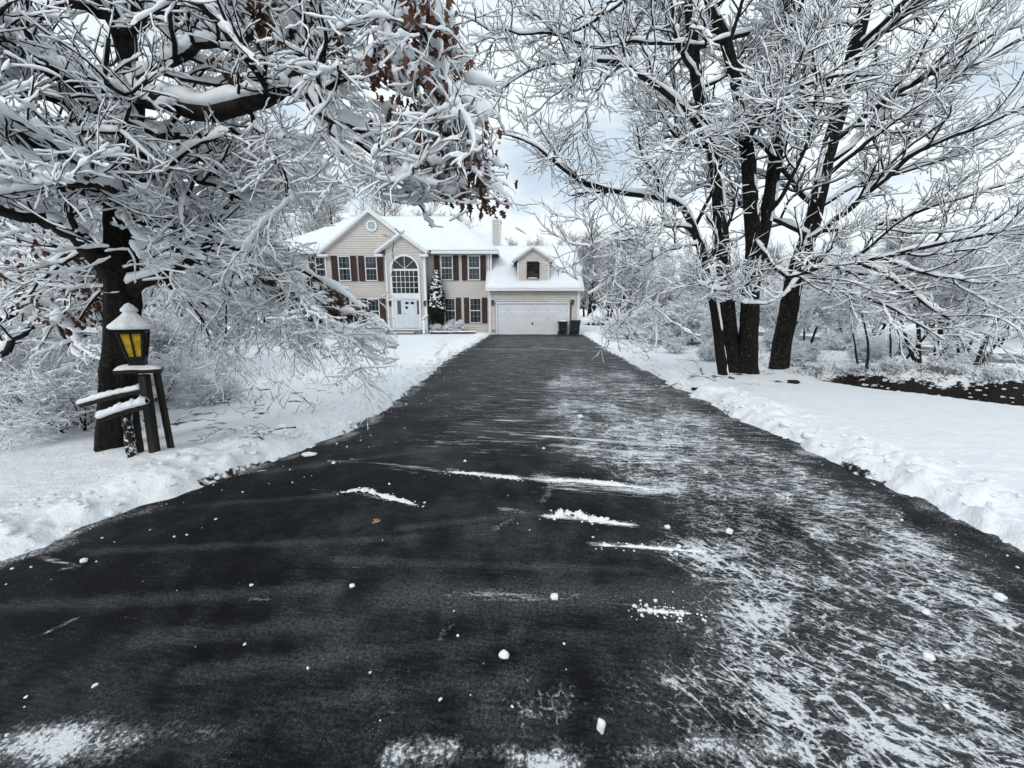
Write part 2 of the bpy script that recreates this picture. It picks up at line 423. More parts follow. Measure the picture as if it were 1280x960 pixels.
g = acc.build('snow_ground', snow_ground_mat(), None); tag(g, kind='structure')
co = np.empty(len(g.data.vertices) * 3, np.float32); g.data.vertices.foreach_get('co', co); co = co.reshape(-1, 3)
X, Y = co[:, 0].astype(float), co[:, 1].astype(float)
q, a = ditch_q(X, Y)
soil = sst(.05, .2, q) * (1 - sst(.9 , 1.35, q + .45 * (fbm(a * 2.2, q * 2.0, 4, 66) - .45))) * sst(-.6, .6, a + .8 * (fbm(a * 3, q * 3, 3, 67) - .5)) * (1 - sst(7.5, 9, a))
dedge = np.maximum(eL(Y) - X, X - eR(Y))
soil = np.maximum(soil, (.55 * (fbm(X * 1.6, Y * 1.6, 3, 91) > .56)) * (1 - sst(.02, .22, dedge)) * (Y < 24) * (co[:, 2] < .07))
lv = sst(.6, 1.4, -2.3 - X) * (1 - sst(3.2, 4.6, -2.3 - X)) * sst(4.4, 5.2, Y) * (1 - sst(8, 10.5, Y))
soil = np.maximum(soil, lv * .55 * sst(.56, .68, fbm(X * 3.5, Y * 5.0, 4, 95)))
rv = sst(.5, 1.2, X - 3.5) * sst(7.5, 8.6, Y) * (1 - sst(10, 11.5, Y)) * (1 - sst(5.5, 7, X))
soil = np.maximum(soil, rv * .6 * sst(.56, .66, fbm(X * 3.5, Y * 4.0, 4, 97)))
at_ = g.data.attributes.new('soil', 'FLOAT', 'POINT'); at_.data.foreach_set('value', soil.astype(np.float32))

# driveway sheet with its own snow residue densities
rows = np.concatenate([np.arange(-14, .8, .4), np.arange(.8, 5, .03), np.arange(5, 12, .06), np.arange(12, 27.41, .12)])
xs = np.arange(-6.2, 6.0, .035)
X = np.repeat(xs[None], len(rows), 0); Y = np.repeat(rows[:, None], len(xs), 1)
V, Q = grid_mesh(X, Y, .004 * (fbm(X * 2, Y * 2, 2, 3) - .5))
def asphalt_mat():
    m, nt, b = nodes_of('driveway_asphalt'); t = NT(nt); p = t.pos()
    A = lambda n: t.n('ShaderNodeAttribute', attribute_name=n).outputs['Fac']
    rot = t.mapping(p, rot=(0, 0, R(8)))
    st = t.noise(t.mapping(rot, scale=(1.1, 9, 1)), 1.6, 6, .62)
    stf = t.noise(t.mapping(rot, scale=(2.0, 14, 1)), 4.0, 5, .65)
    fine = t.noise(p, 55, 4, .7); grain = t.noise(p, 260, 3, .8); mid = t.noise(p, 5, 5, .6); big = t.noise(p, 1.3, 4, .6)
    # cracked, tyre packed snow: warped cell edges
    wv = t.n('ShaderNodeVectorMath', operation='ADD'); t.l(rot, wv.inputs[0])
    nz = t.n('ShaderNodeTexNoise'); t.l(p, nz.inputs['Vector']); nz.inputs['Scale'].default_value = 4; nz.inputs['Detail'].default_value = 4
    sc = t.n('ShaderNodeVectorMath', operation='SCALE'); t.l(nz.outputs['Color'], sc.inputs[0]); sc.inputs['Scale'].default_value = .35
    t.l(sc.outputs[0], wv.inputs[1])
    def vor(scale, mp):
        v = t.n('ShaderNodeTexVoronoi', feature='DISTANCE_TO_EDGE'); t.l(t.mapping(wv.outputs[0], scale=mp), v.inputs['Vector']); v.inputs['Scale'].default_value = scale
        return v.outputs['Distance']
    cr = t.math('SUBTRACT', 1.0, t.step(vor(3.4, (.7, 1.1, 1)), .0, .07))
    cr2 = t.math('SUBTRACT', 1.0, t.step(vor(7.5, (.6, 1.4, 1)), .0, .09))
    rg = lambda n_: t.math('MAXIMUM', 0.0, t.math('SUBTRACT', 1.0, t.math('ABSOLUTE', t.math('MULTIPLY', t.math('SUBTRACT', n_, .5), 13.0))))
    rot2 = t.mapping(p, rot=(0, 0, R(24)))
    rot3 = t.mapping(p, rot=(0, 0, R(50)))
    sy = t.n('ShaderNodeSeparateXYZ'); t.l(p, sy.inputs[0]); nearf = t.step(sy.outputs[1], 3.4, 2.0)
    mixf = lambda f_, a_, b_: t.math('ADD', t.math('MULTIPLY', a_, t.math('SUBTRACT', 1.0, f_)), t.math('MULTIPLY', b_, f_))
    v1 = rg(mixf(nearf, t.noise(t.mapping(rot, scale=(1.0, 3.6, 1)), 3.0, 6, .6, .3), t.noise(t.mapping(rot3, scale=(1.0, 2.4, 1)), 4.2, 5, .58, .5))); v2 = rg(t.noise(t.mapping(rot, scale=(1.0, 2.2, 1)), 8.5, 5, .6, .4))
    vein = t.math('MAXIMUM', t.math('MAXIMUM', v1, t.math('MULTIPLY', v2, .9)), t.math('MULTIPLY', t.math('ADD', cr, t.math('MULTIPLY', cr2, .5)), .72))
    ero = t.math('ADD', t.math('MULTIPLY', t.math('SUBTRACT', fine, .5), 1.3), t.math('MULTIPLY', t.math('SUBTRACT', mid, .5), 1.3))
    ero = t.math('ADD', ero, t.math('MULTIPLY', t.math('SUBTRACT', big, .5), 1.3))
    cd = A('crackle')
    crk = t.step(t.math('ADD', t.math('ADD', vein, ero), t.math('MULTIPLY', t.math('SUBTRACT', cd, .78), .75)), .58, 1.08)
    crk = t.math('MULTIPLY', crk, t.step(cd, .03, .4))
    patch = t.step(t.math('ADD', t.math('ADD', t.math('MULTIPLY', stf, .6), t.math('MULTIPLY', mid, .4)), t.math('ADD', t.math('MULTIPLY', t.math('SUBTRACT', cd, .9), .16), t.math('MULTIPLY', t.math('SUBTRACT', fine, .5), .34))), .55, .74)
    patch = t.math('MULTIPLY', patch, t.step(cd, .03, .5))
    sv = t.math('ADD', t.math('ADD', t.math('MULTIPLY', st, .62), t.math('MULTIPLY', stf, .38)), t.math('MULTIPLY', t.math('SUBTRACT', A('streak'), .5), .30))
    sv = t.math('ADD', sv, t.math('MULTIPLY', t.math('SUBTRACT', fine, .5), .36))
    strk = t.step(sv, .51, .66)
    bl = t.math('ADD', t.math('MULTIPLY', t.math('SUBTRACT', mid, .5), 1.1), t.math('MULTIPLY', t.math('ADD', t.math('MULTIPLY', fine, .7), t.math('SUBTRACT', t.math('MULTIPLY', grain, .3), .5)), 2.2)); bl = t.math('ADD', bl, t.math('MULTIPLY', t.math('SUBTRACT', big, .5), 1.3)); bl = t.math('ADD', bl, A('blob'))
    blob = t.step(bl, .50, .98)
    tot = t.math('MAXIMUM', t.math('MAXIMUM', strk, blob), t.math('MAXIMUM', crk, t.math('MULTIPLY', patch, .36)))
    frost = t.step(t.math('ADD', t.math('ADD', t.math('ADD', t.math('MULTIPLY', big, .5), t.math('MULTIPLY', mid, .25)), t.math('MULTIPLY', stf, .30)), t.math('MULTIPLY', A('frost'), .34)), .60, .95)
    frost = t.math('MULTIPLY', frost, t.step(t.math('ADD', t.math('MULTIPLY', fine, .4), t.math('MULTIPLY', grain, .6)), .40, .66))
    speck = t.math('MULTIPLY', t.step(t.noise(p, 130, 2, .5), .63, .73), t.math('MULTIPLY', t.step(mid, .40, .62), .36))
    asp = t.mix(t.step(t.math('ADD', t.math('MULTIPLY', grain, .72), t.math('ADD', t.math('MULTIPLY', fine, .24), t.math('MULTIPLY', stf, .04))), .43, .70), (.0015, .0018, .0025), (.0125, .0138, .0165))
    asp = t.mix(t.math('MULTIPLY', t.step(big, .45, .75), .5), asp, (.010, .0112, .0132))
    moss = t.math('MULTIPLY', t.step(A('moss'), .15, .8), t.step(mid, .42, .6))
    asp = t.mix(t.math('MULTIPLY', moss, .75), asp, (.020, .021, .012))
    c = t.mix(t.math('MULTIPLY', frost, .46), asp, (.36, .38, .41))
    c = t.mix(speck, c, (.5, .52, .55))
    c = t.mix(t.math('MULTIPLY', tot, .97), c, (.86, .89, .93))
    t.l(c, b.inputs['Base Color'])
    t.l(t.math('ADD', .42, t.math('MULTIPLY', t.math('MAXIMUM', tot, fine), .4)), b.inputs['Roughness'])
    b.inputs['Specular IOR Level'].default_value = .09
    n1 = t.bump(grain, .5, .003)
    t.l(t.bump(t.math('MULTIPLY', tot, t.math('ADD', .5, fine)), 1.0, .018, n1), b.inputs['Normal'])
    return m
dw = mesh_np('driveway', V, Q, asphalt_mat()); tag(dw, kind='structure')
X, Y = V[:, 0], V[:, 1]
def seg(p, q, w, soft=1.0):
    """1 along the ground segment p-q (photo pixels), fading with width w"""
    p = np.array(gp(*p)[:2]); q = np.array(gp(*q)[:2]); d = q - p; L = d @ d
    t = np.clip(((X - p[0]) * d[0] + (Y - p[1]) * d[1]) / L, 0, 1)
    dist = np.hypot(X - p[0] - t * d[0], Y - p[1] - t * d[1]); return np.exp(-(dist / w) ** 2)
streak = np.zeros(len(X)) + .05
for p, q, w, s in (((440, 574), (560, 590), .05, .75), ((560, 588), (660, 598), .07, .95), ((672, 598), (830, 612), .11, 1.1), ((700, 606), (820, 616), .14, .9), ((390, 612), (425, 613), .03, .7), ((425, 613), (520, 631), .03, .9),
                   ((625, 637), (660, 640), .04, .9), ((685, 645), (790, 656), .06, 1.0), ((740, 680), (885, 688), .05, .9), ((895, 689), (930, 690), .04, 1.0), ((800, 762), (870, 766), .03, .9), ((560, 742), (780, 748), .07, .6), ((870, 722), (980, 732), .05, .75),
                   ((630, 486), (740, 484), .04, .9), ((545, 494), (580, 492), .05, .8), ((640, 500), (690, 500), .06, .8), ((570, 510), (600, 509), .07, .8), ((620, 525), (690, 527), .08, .8), ((640, 543), (700, 546), .06, .9), ((545, 553), (580, 552), .06, .8), ((615, 552), (680, 553), .06, .75),
                   ((680, 545), (830, 556), .09, 1.0), ((690, 556), (900, 575), .10, .9), ((600, 436), (670, 437), .7, .62), ((670, 435), (745, 439), .7, .66), ((710, 447), (730, 448), .12, .8), ((560, 472), (600, 468), .06, .7), ((735, 468), (745, 469), .06, .9), ((640, 475), (660, 475), .05, .8),
                   ((410, 577), (450, 578), .05, .6), ((480, 585), (520, 590), .04, .7), ((300, 592), (330, 588), .04, .8), ((60, 700), (100, 708), .03, .8), ((820, 605), (870, 615), .06, .7)):
    streak = np.maximum(streak, s * seg(p, q, w))
bnd = np.interp(Y, [1.1, 1.4, 1.8, 2.4, 3.2, 3.7, 4.4, 7.8, 12, 16], [.25, .45, .8, 1.15, 1.25, .8, .35, .35, 1.0, 2.2]) + .5 * (fbm(X * .8, Y * .8, 3, 16) - .5)
reg = sst(-.25, .55, X - bnd) * (1 - sst(9.5, 14, Y)) * (.35 + .65 * sst(.05, .7, eR(Y) - X + .4 * (fbm(X * 1.2, Y * 1.2, 3, 18) - .5)))
wide = sst(-2.2, -.5, X)
streak = np.maximum(streak, .50 * wide * sst(3.2, 5, Y) * (1 - sst(24, 27, Y)) + .06 * reg)
streak = np.maximum(streak, .36 * seg((690, 590), (900, 560), .7))
crackle = reg * (.62 + .75 * fbm(X * .9, Y * .9, 4, 6))
ck2 = np.maximum(seg((900, 700), (1250, 900), .38), seg((880, 890), (1100, 960), .25))
crackle = np.clip(np.maximum(crackle, ck2 * 1.1) + .05 * seg((700, 540), (880, 560), .7) * sst(.2, .6, X), 0, 1.25)
crackle = np.maximum(crackle, .6 * seg((660, 880), (800, 860), .14))
blob = np.zeros(len(X))
for p, q, w, s in (((0, 935), (150, 930), .12, .80), ((150, 925), (270, 915), .08, .66), ((490, 945), (560, 935), .09, 1.0), ((560, 945), (640, 940), .06, .7), ((700, 935), (800, 950), .09, .72), ((800, 945), (900, 940), .09, .78), ((880, 930), (990, 935), .10, 1.12), ((930, 915), (960, 925), .08, .95), ((640, 950), (720, 955), .06, .9), ((550, 800), (560, 780), .03, .9), ((555, 790), (568, 778), .03, .8), ((315, 748), (340, 748), .03, .8), ((60, 790), (92, 774), .02, 1.), ((76, 712), (100, 708), .025, 1.),
                   ((680, 625), (690, 605), .08, .8), ((620, 660), (640, 650), .06, .65), ((40, 690), (60, 700), .03, .8), ((245, 520), (250, 520), .02, .8), ((1100, 740), (1140, 755), .06, .8), ((1120, 720), (1180, 760), .1, .5), ((670, 910), (700, 900), .05, .45), ((770, 875), (850, 850), .07, .5)):
    blob = np.maximum(blob, s * seg(p, q, w))
dE = np.minimum(X - eL(Y), eR(Y) - X)
blob = np.maximum(blob, .62 * (1 - sst(.0, .22, dE + .35 * (fbm(X * 3, Y * 3, 3, 8) - .5))))
frost = .25 + .5 * fbm(X * .7, Y * 1.4, 3, 14) * (.5 + .5 * wide) + .5 * seg((500, 742), (900, 750), .12) + .35 * reg
for p, q, w, a_ in (((0, 760), (420, 735), .07, .55), ((100, 690), (520, 672), .06, .5), ((240, 840), (640, 800), .08, .6), ((420, 700), (800, 712), .06, .6), ((150, 640), (420, 618), .06, .5), ((500, 660), (690, 640), .06, .6), ((330, 590), (560, 560), .09, .55), ((360, 880), (640, 850), .07, .55), ((640, 790), (840, 800), .06, .5)):
    frost = np.maximum(frost, a_ * seg(p, q, w) + .25)
frost = frost + .35 * sst(4, 8, Y)
frost = np.maximum(frost, .8 * seg((180, 800), (420, 780), .12)); frost = np.maximum(frost, .8 * seg((0, 930), (280, 920), .14))
moss = seg((720, 470), (860, 505), .5) * (X > 1.2)
for n_, a_ in (('streak', streak), ('crackle', crackle), ('blob', blob), ('frost', frost), ('moss', moss)):
    dw.data.attributes.new(n_, 'FLOAT', 'POINT').data.foreach_set('value', np.clip(a_, 0, 1.3).astype(np.float32))

# side street on the right
ry = np.linspace(3, 60, 60); rx = np.linspace(14.4, 19.2, 10)
X, Y = np.meshgrid(rx, ry); X = X + .02 * (Y - 15)
V, Q = grid_mesh(X, Y, np.zeros_like(X) + .0)
st_ = mesh_np('side_street', V, Q, mat('wet_street', (.085, .078, .076), (.14, .13, .13), scale=.9, rough=.35, stretch=(2, .5, 1))); tag(st_, kind='structure')

# ------------------------------------------------------------------ house
YM, YG, YE, YF = 28.6, 28.08, 27.4, 27.4
house = root('house', (-5.5, 28.6, 0), 'beige two-storey house with snowy roofs, red-brown shutters, arched entry window and attached garage', 'house')
def siding_front(bm, y, z0, z1, xl, xr, lap=.15, depth=.045):
    n = int(round((z1 - z0) / lap)); lap = (z1 - z0) / n
    for i in range(n):
        a, b = z0 + i * lap, z0 + (i + 1) * lap
        p = [(xl(a), y - depth, a), (xr(a), y - depth, a), (xr(b), y, b), (xl(b), y, b)]
        bm.faces.new([bm.verts.new(v) for v in p])
        if i: bm.faces.new([bm.verts.new(v) for v in ((xl(a), y, a), (xr(a), y, a), (xr(a), y - depth, a), (xl(a), y - depth, a))])
def siding_side(bm, x, sgn, z0, z1, yf, yb, lap=.15, depth=.045):
    n = int(round((z1 - z0) / lap)); lap = (z1 - z0) / n
    for i in range(n):
        a, b = z0 + i * lap, z0 + (i + 1) * lap
        bm.faces.new([bm.verts.new(v) for v in ((x + sgn * depth, yf(a), a), (x + sgn * depth, yb(a), a), (x, yb(b), b), (x, yf(b), b))])
K = lambda v: (lambda z: v)
bm = BM(); siding_front(bm, YM, 0, 5.5, K(-16.4), K(-12.6)); siding_side(bm, -16.4, -1, 0, 5.5, K(YM), K(37.4)); obj('wall', bm, M['siding'], house)
bm = BM(); siding_front(bm, YM, 0, 5.5, K(-6.3), K(-1.4)); siding_side(bm, -1.4, 1, 0, 5.5, K(YM), K(37.4))
wall = obj('wall', bm, M['siding'], house)
gx, gpz, gfz, ghw = -9.43, 8.27, 5.51, 3.54
gs = (gpz - gfz) / ghw
bm = BM(); siding_front(bm, YG, 0, 5.4, K(-12.6), K(-6.26)); siding_front(bm, YG, 5.4, gpz - .12, lambda z: min(gx - .005, max(-12.6, gx - (gpz - .1 - z) / gs)), lambda z: max(gx + .005, min(-6.26, gx + (gpz - .1 - z) / gs)))
siding_side(bm, -12.6, -1, 0, 5.4, K(YG), K(YM))
obj('gable_wall', bm, M['siding'], house)
ex, epz, efz, ehw = -7.215, 6.72, 5.42, 1.715
es = (epz - efz) / ehw
bm = BM(); siding_front(bm, YE, .35, 5.35, K(-8.32), K(-5.80)); siding_front(bm, YE, 5.35, epz - .12, lambda z: min(ex - .005, max(-8.32, ex - (epz - .1 - z) / es)), lambda z: max(ex + .005, min(-5.80, ex + (epz - .1 - z) / es)))
siding_side(bm, -5.80, 1, .1, 5.4, K(YE), K(YM)); siding_side(bm, -8.32, -1, .1, 5.4, K(YE), K(YM))
obj('entry_bay_wall', bm, M['siding'], house)
bm = BM(); siding_front(bm, YF, 0, 3.06, K(-1.5), K(-1.12)); siding_front(bm, YF, 0, 3.06, K(4.02), K(4.45)); siding_front(bm, YF, 2.2, 3.06, K(-1.12), K(4.02))
siding_side(bm, 4.45, 1, 0, 3.06, K(YF), K(35)); siding_side(bm, -1.5, -1, 0, 3.06, K(YF), K(YM))
siding_side(bm, 4.45, 1, 3.06, 6.2, lambda z: min(31.19, 27.05 + (z - 3.1) / .776), lambda z: max(31.21, 35.35 - (z - 3.1) / .776))
obj('garage_wall', bm, M['siding'], house)

def roof_slab(name, polys, t, snow_t, lift=.0, m=M['shingle'], shrink=.03):
    """polys: list of 3D polygons (planar roof faces) given at the underside"""
    bm = BM()
    for p in polys: prism(bm, p, (0, 0, t))
    o = obj(name, bm, m, house)
    bm = BM()
    vmap = {}
    for p in polys:
        f = bm.faces.new([vmap.setdefault(tuple(np.round(c, 3)), None) or vmap.__setitem__(tuple(np.round(c, 3)), bm.verts.new((c[0], c[1], c[2] + t + .004))) or vmap[tuple(np.round(c, 3))] for c in p])
    bmesh.ops.subdivide_edges(bm, edges=list(bm.edges), cuts=14, use_grid_fill=True)
    bmesh.ops.triangulate(bm, faces=list(bm.faces))
    bound = {v for e in bm.edges if e.is_boundary for v in e.verts}
    r = bmesh.ops.extrude_face_region(bm, geom=list(bm.faces)); top = [v for v in r['geom'] if isinstance(v, bmesh.types.BMVert)]
    tb = {tuple(np.round(v.co, 4)) for v in bound}
    for v in top:
        e = tuple(np.round(v.co, 4)) in tb
        k = .55 if e else 1.
        v.co.z += snow_t * k * (1 + .25 * math.sin(v.co.x * 3.1 + v.co.y * 1.7) * math.sin(v.co.x * 1.3 - v.co.y * 2.9))
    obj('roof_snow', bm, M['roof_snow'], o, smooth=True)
    return o
EX0, EX1, EY0, EY1, EZ, RZ = -16.9, -.92, 28.15, 37.85, 5.52, 8.66
RXL, RXR, RY = -12.15, -4.61, 33.0
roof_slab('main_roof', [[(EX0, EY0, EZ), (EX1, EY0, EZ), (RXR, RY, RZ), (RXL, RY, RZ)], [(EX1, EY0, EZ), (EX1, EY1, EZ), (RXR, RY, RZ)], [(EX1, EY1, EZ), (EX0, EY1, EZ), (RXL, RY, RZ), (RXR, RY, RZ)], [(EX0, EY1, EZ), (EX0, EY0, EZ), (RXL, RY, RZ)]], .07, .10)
def gable_roof(name, x, hw, pz, fz, y0, y1, snow_t=.09):
    return roof_slab(name, [[(x - hw, y0, fz), (x, y0, pz), (x, y1, pz), (x - hw, y1, fz)], [(x, y0, pz), (x + hw, y0, fz), (x + hw, y1, fz), (x, y1, pz)]], .05, snow_t)
gable_roof('gable_roof', gx, ghw, gpz - .17, gfz - .12, 27.78, 33.2)
gable_roof('entry_roof', ex, ehw, epz - .17, efz - .12, 27.08, 30.5, .08)
GX0, GX1, GY0, GYR, GZ0, GZR = -1.76, 4.72, 27.02, 31.2, 2.98, 6.2
gr = roof_slab('garage_roof', [[(GX0, GY0, GZ0), (GX1, GY0, GZ0), (GX1, GYR, GZR), (GX0, GYR, GZR)], [(GX0, GYR, GZR), (GX1, GYR, GZR), (GX1, 35.4, GZ0), (GX0, 35.4, GZ0)]], .06, .10)
def rake(name, x, hw, pz, fz, y0, ret=.45, w=.17, parent=house):
    bm = BM(); k = (pz - fz) / hw
    for s in (-1, 1):
        prism(bm, [(x, y0, pz - .02), (x + s * hw, y0, fz - .02), (x + s * hw, y0, fz - .02 - w), (x, y0, pz - .02 - w * 1.15)], (0, .045, 0))
        prism(bm, [(x, y0 + .05, pz - .20), (x + s * hw, y0 + .05, fz - .20), (x + s * (hw - .01), y0 + .05, fz - .24), (x, y0 + .05, pz - .24)], (0, .28, 0))
        xa, xb = sorted((x + s * (hw + .02), x + s * (hw - ret)))
        box(bm, xa, xb, y0 - .012, y0 + .30, fz - .31, fz - .16)
    o = obj(name, bm, M['white'], parent); return o
rake('gable_trim', gx, ghw, gpz - .1, gfz - .05, 27.73, .72)
rake('entry_gable_trim', ex, ehw, epz - .1, efz - .05, 27.03, .5, .15)
# fascia, gutter, corner boards, base
bm = BM(); box(bm, -5.45, EX1 + .02, EY0 - .06, EY0 + .03, EZ - .14, EZ + .05); box(bm, EX1 - .02, EX1 + .05, EY0 + .04, EY1, EZ - .14, EZ + .05); box(bm, -5.5, EX1 - .03, EY0 + .04, YM - .02, EZ - .12, EZ - .07)
obj('gutter', bm, M['white'], house)
bm = BM(); box(bm, EX0, -12.9, EY0 - .06, EY0 + .03, EZ - .14, EZ + .05)
obj('gutter', bm, M['white'], house)
bm = BM(); box(bm, GX0 - .02, GX1 + .02, GY0 - .08, GY0 + .02, GZ0 - .10, GZ0 + .06); box(bm, GX0, GX1, GY0 + .03, YF - .02, GZ0 - .06, GZ0 - .02)
prism(bm, [(GX1 + .004, GY0, GZ0 - .1), (GX1 + .004, GY0, GZ0 + .08), (GX1 + .004, GYR, GZR + .08), (GX1 + .004, GYR, GZR - .12)], (.04, 0, 0))
obj('garage_fascia', bm, M['white'], house)
for x0, x1, y, z0, z1 in ((-8.36, -8.26, YE, .2, 5.14), (-5.86, -5.75, YE, .1, 5.14), (-1.52, -1.38, YM, 3.3, 5.4), (-1.54, -1.42, YF, 0, 2.93), (4.37, 4.49, YF, 0, 2.93), (-12.64, -12.54, YG, 0, 5.2)):
    bm = BM(); box(bm, x0, x1, y - .08, y - .047, z0, z1)
    if x0 > 4 or x0 == -5.86: box(bm, x1 + .03, x1 + .045, y - .08, y + .08, z0, z1); box(bm, x1, x1 + .03, y - .08, y - .05, z0, z1)
    obj('corner_trim', bm, M['white'], house)
bm = BM(); cyl(bm, (-1.62, YM - .1, .1), (-1.62, YM - .1, 5.35), .035, n=8); obj('downspout', bm, M['white'], house)

def window(xc, zc, w, h, y, nx=3, ny=4, curtain=True, par=house, cas=.055):
    x0, x1, z0, z1 = xc - w / 2, xc + w / 2, zc - h / 2, zc + h / 2
    bm = BM()
    box(bm, x0 - cas, x0, y - .07, y - .005, z0 - cas, z1 + cas); box(bm, x1, x1 + cas, y - .07, y - .005, z0 - cas, z1 + cas)
    box(bm, x0, x1, y - .07, y - .005, z1, z1 + cas); box(bm, x0, x1, y - .085, y - .005, z0 - cas, z0); box(bm, x0, x1, y - .055, y - .02, zc - .03, zc + .03)
    f = obj('window', bm, M['white'], par)
    bm = BM(); bm.faces.new([bm.verts.new(p) for p in ((x0, y - .03, z0), (x1, y - .03, z0), (x1, y - .03, z1), (x0, y - .03, z1))]); obj('pane', bm, M['glass'], f)
    bm = BM()
    for i in range(1, nx): xx = x0 + w * i / nx; box(bm, xx - .008, xx + .008, y - .046, y - .032, z0, z1)
    for i in range(1, ny):
        if abs(i - ny / 2) < .01: continue
        zz = z0 + h * i / ny; box(bm, x0, x1, y - .045, y - .033, zz - .008, zz + .008)
    obj('grille', bm, M['grille'], f)
    if curtain:
        bm = BM(); box(bm, x0 + .001, x1 - .001, y - .0185, y - .0165, z0, z1); 
        obj('dark_backing', bm, M['interior'], f)  # flat sheet painted dark as the unlit room behind the pane
        bm = BM()
        for sx in ((x0 + .01, x0 + w * .36), (x1 - w * .36, x1 - .01)) if curtain == 2 else ((x0 + .01, x1 - .01),):
            n = 9
            pts = [(sx[0] + (sx[1] - sx[0]) * i / n, y - .0225 + .0025 * math.sin(i * 2.2)) for i in range(n + 1)]
            for i in range(n): bm.faces.new([bm.verts.new(p) for p in ((pts[i][0], pts[i][1], z0), (pts[i + 1][0], pts[i + 1][1], z0), (pts[i + 1][0], pts[i + 1][1], z1), (pts[i][0], pts[i][1], z1))])
        obj('curtain', bm, M['curtain'], f)
    else:
        bm = BM(); box(bm, x0 + .001, x1 - .001, y - .0185, y - .0165, z0, z1); obj('dark_backing', bm, M['interior'], f)  # same dark-painted sheet, room shade put into its colour
    return f
def shutter(xc, zc, w, h, y):
    bm = BM(); box(bm, xc - w / 2, xc - w / 2 + .05, y - .06, y - .018, zc - h / 2, zc + h / 2); box(bm, xc + w / 2 - .05, xc + w / 2, y - .06, y - .018, zc - h / 2, zc + h / 2)
    for z in (zc - h / 2 + .03, zc, zc + h / 2 - .03): box(bm, xc - w / 2 + .05, xc + w / 2 - .05, y - .058, y - .018, z - .03, z + .03)
    k = int(h / .07)
    for i in range(k):
        z = zc - h / 2 + .05 + (h - .1) * (i + .5) / k
        prism(bm, [(xc - w / 2 + .05, y - .022, z + .03), (xc - w / 2 + .05, y - .05, z - .02), (xc - w / 2 + .05, y - .04, z - .025), (xc - w / 2 + .05, y - .018, z + .025)], (w - .1, 0, 0))
    return obj('shutter', bm, M['shutter'], house)
zx = lambda z: 350 + z / 3.2
def wx(zu, Y): return at(zx(zu), 330, Y)[0]
def wz(zv, Y): return at(500, 240 + zv / 3.2, Y)[2]
zu0, zu1 = wz(350, YM), wz(258, YM); zd0, zd1 = wz(521, YM), wz(427, YM)
def win_set(items, z0, z1, Y, cur=1):
    for kind, a, b in items:
        xa, xb = wx(a, Y), wx(b, Y)
        if kind == 's': shutter((xa + xb) / 2, (z0 + z1) / 2, xb - xa - .015, z1 - z0 + .12, Y - .045)
        else: window((xa + xb) / 2, (z0 + z1) / 2, xb - xa - .13, z1 - z0, Y - .045, curtain=kind)
win_set([('s', 617, 639), (2, 643, 692), ('s', 693, 715), ('s', 727, 749), (1, 752, 801), ('s', 802, 824)], zu0, zu1, YM)
win_set([('s', 631, 652), (2, 653, 699), ('s', 700, 721), ('s', 733, 754), (2, 755, 804), ('s', 806, 827)], zd0, zd1, YM)
zg0, zg1 = wz(353, YG), wz(260, YG)
win_set([('s', 207, 232), (2, 234, 284), ('s', 283, 308), ('s', 315, 340), (1, 341, 390), ('s', 391, 414)], zg0, zg1, YG)
win_set([('s', 207, 232), (2, 234, 284), ('s', 283, 308), ('s', 315, 340), (2, 341, 390), ('s', 391, 414)], wz(523, YG), wz(430, YG), YG)
win_set([('s', 118, 142), (2, 143, 193)], zg0, zg1, YM)
# round gable window
rc = (wx(377, YG), wz(136, YG)); bm = BM(); n = 28; YG0 = YG; YG = YG - .045
for i in range(n):
    a, b = 2 * math.pi * i / n, 2 * math.pi * (i + 1) / n
    prism(bm, [(rc[0] + math.cos(t) * r_, YG - .07, rc[1] + math.sin(t) * r_) for r_, t in ((.25, a), (.37, a), (.37, b), (.25, b))], (0, .06, 0))
bar(bm, (rc[0] - .25, YG - .045, rc[1]), (rc[0] + .25, YG - .045, rc[1]), .02); bar(bm, (rc[0], YG - .045, rc[1] - .25), (rc[0], YG - .045, rc[1] + .25), .02)
rw = obj('round_window', bm, M['white'], house)
bm = BM(); bm.faces.new([bm.verts.new((rc[0] + math.cos(2 * math.pi * i / n) * .26, YG - .02, rc[1] + math.sin(2 * math.pi * i / n) * .26)) for i in range(n)]); obj('pane', bm, mat('frosted', (.42, .47, .52), (.36, .41, .46), rough=.15, scale=3), rw)
YG = YG0
# arched entry window with door below
y = YE - .06
ax0, ax1 = wx(447, YE), wx(551, YE); axc, ar = (ax0 + ax1) / 2, (ax1 - ax0) / 2
azs = wz(312, YE); ztop = azs + ar; cas = .12
z_gb = wz(405, YE); z_hd = wz(427, YE); zfl = .42
bm = BM(); n = 24
for i in range(n):
    a, b = math.pi * i / n, math.pi * (i + 1) / n
    prism(bm, [(axc + math.cos(t) * r_, y - .07, azs + math.sin(t) * r_) for r_, t in ((ar, a), (ar + cas, a), (ar + cas, b), (ar, b))], (0, .065, 0))
box(bm, ax0 - cas, ax0, y - .07, y - .005, zfl, azs); box(bm, ax1, ax1 + cas, y - .07, y - .005, zfl, azs)
box(bm, ax0, ax1, y - .068, y - .005, z_hd, z_gb)
box(bm, ax0, ax1, y - .066, y - .005, azs - .06, azs + .06)
aw = obj('arched_window', bm, M['white'], house)
bm = BM(); bm.faces.new([bm.verts.new(p) for p in [(ax0, y - .03, z_gb), (ax1, y - .03, z_gb)] + [(axc + math.cos(math.pi * i / n) * ar, y - .03, azs + math.sin(math.pi * i / n) * ar) for i in range(n + 1)]]); obj('pane', bm, M['glass'], aw)
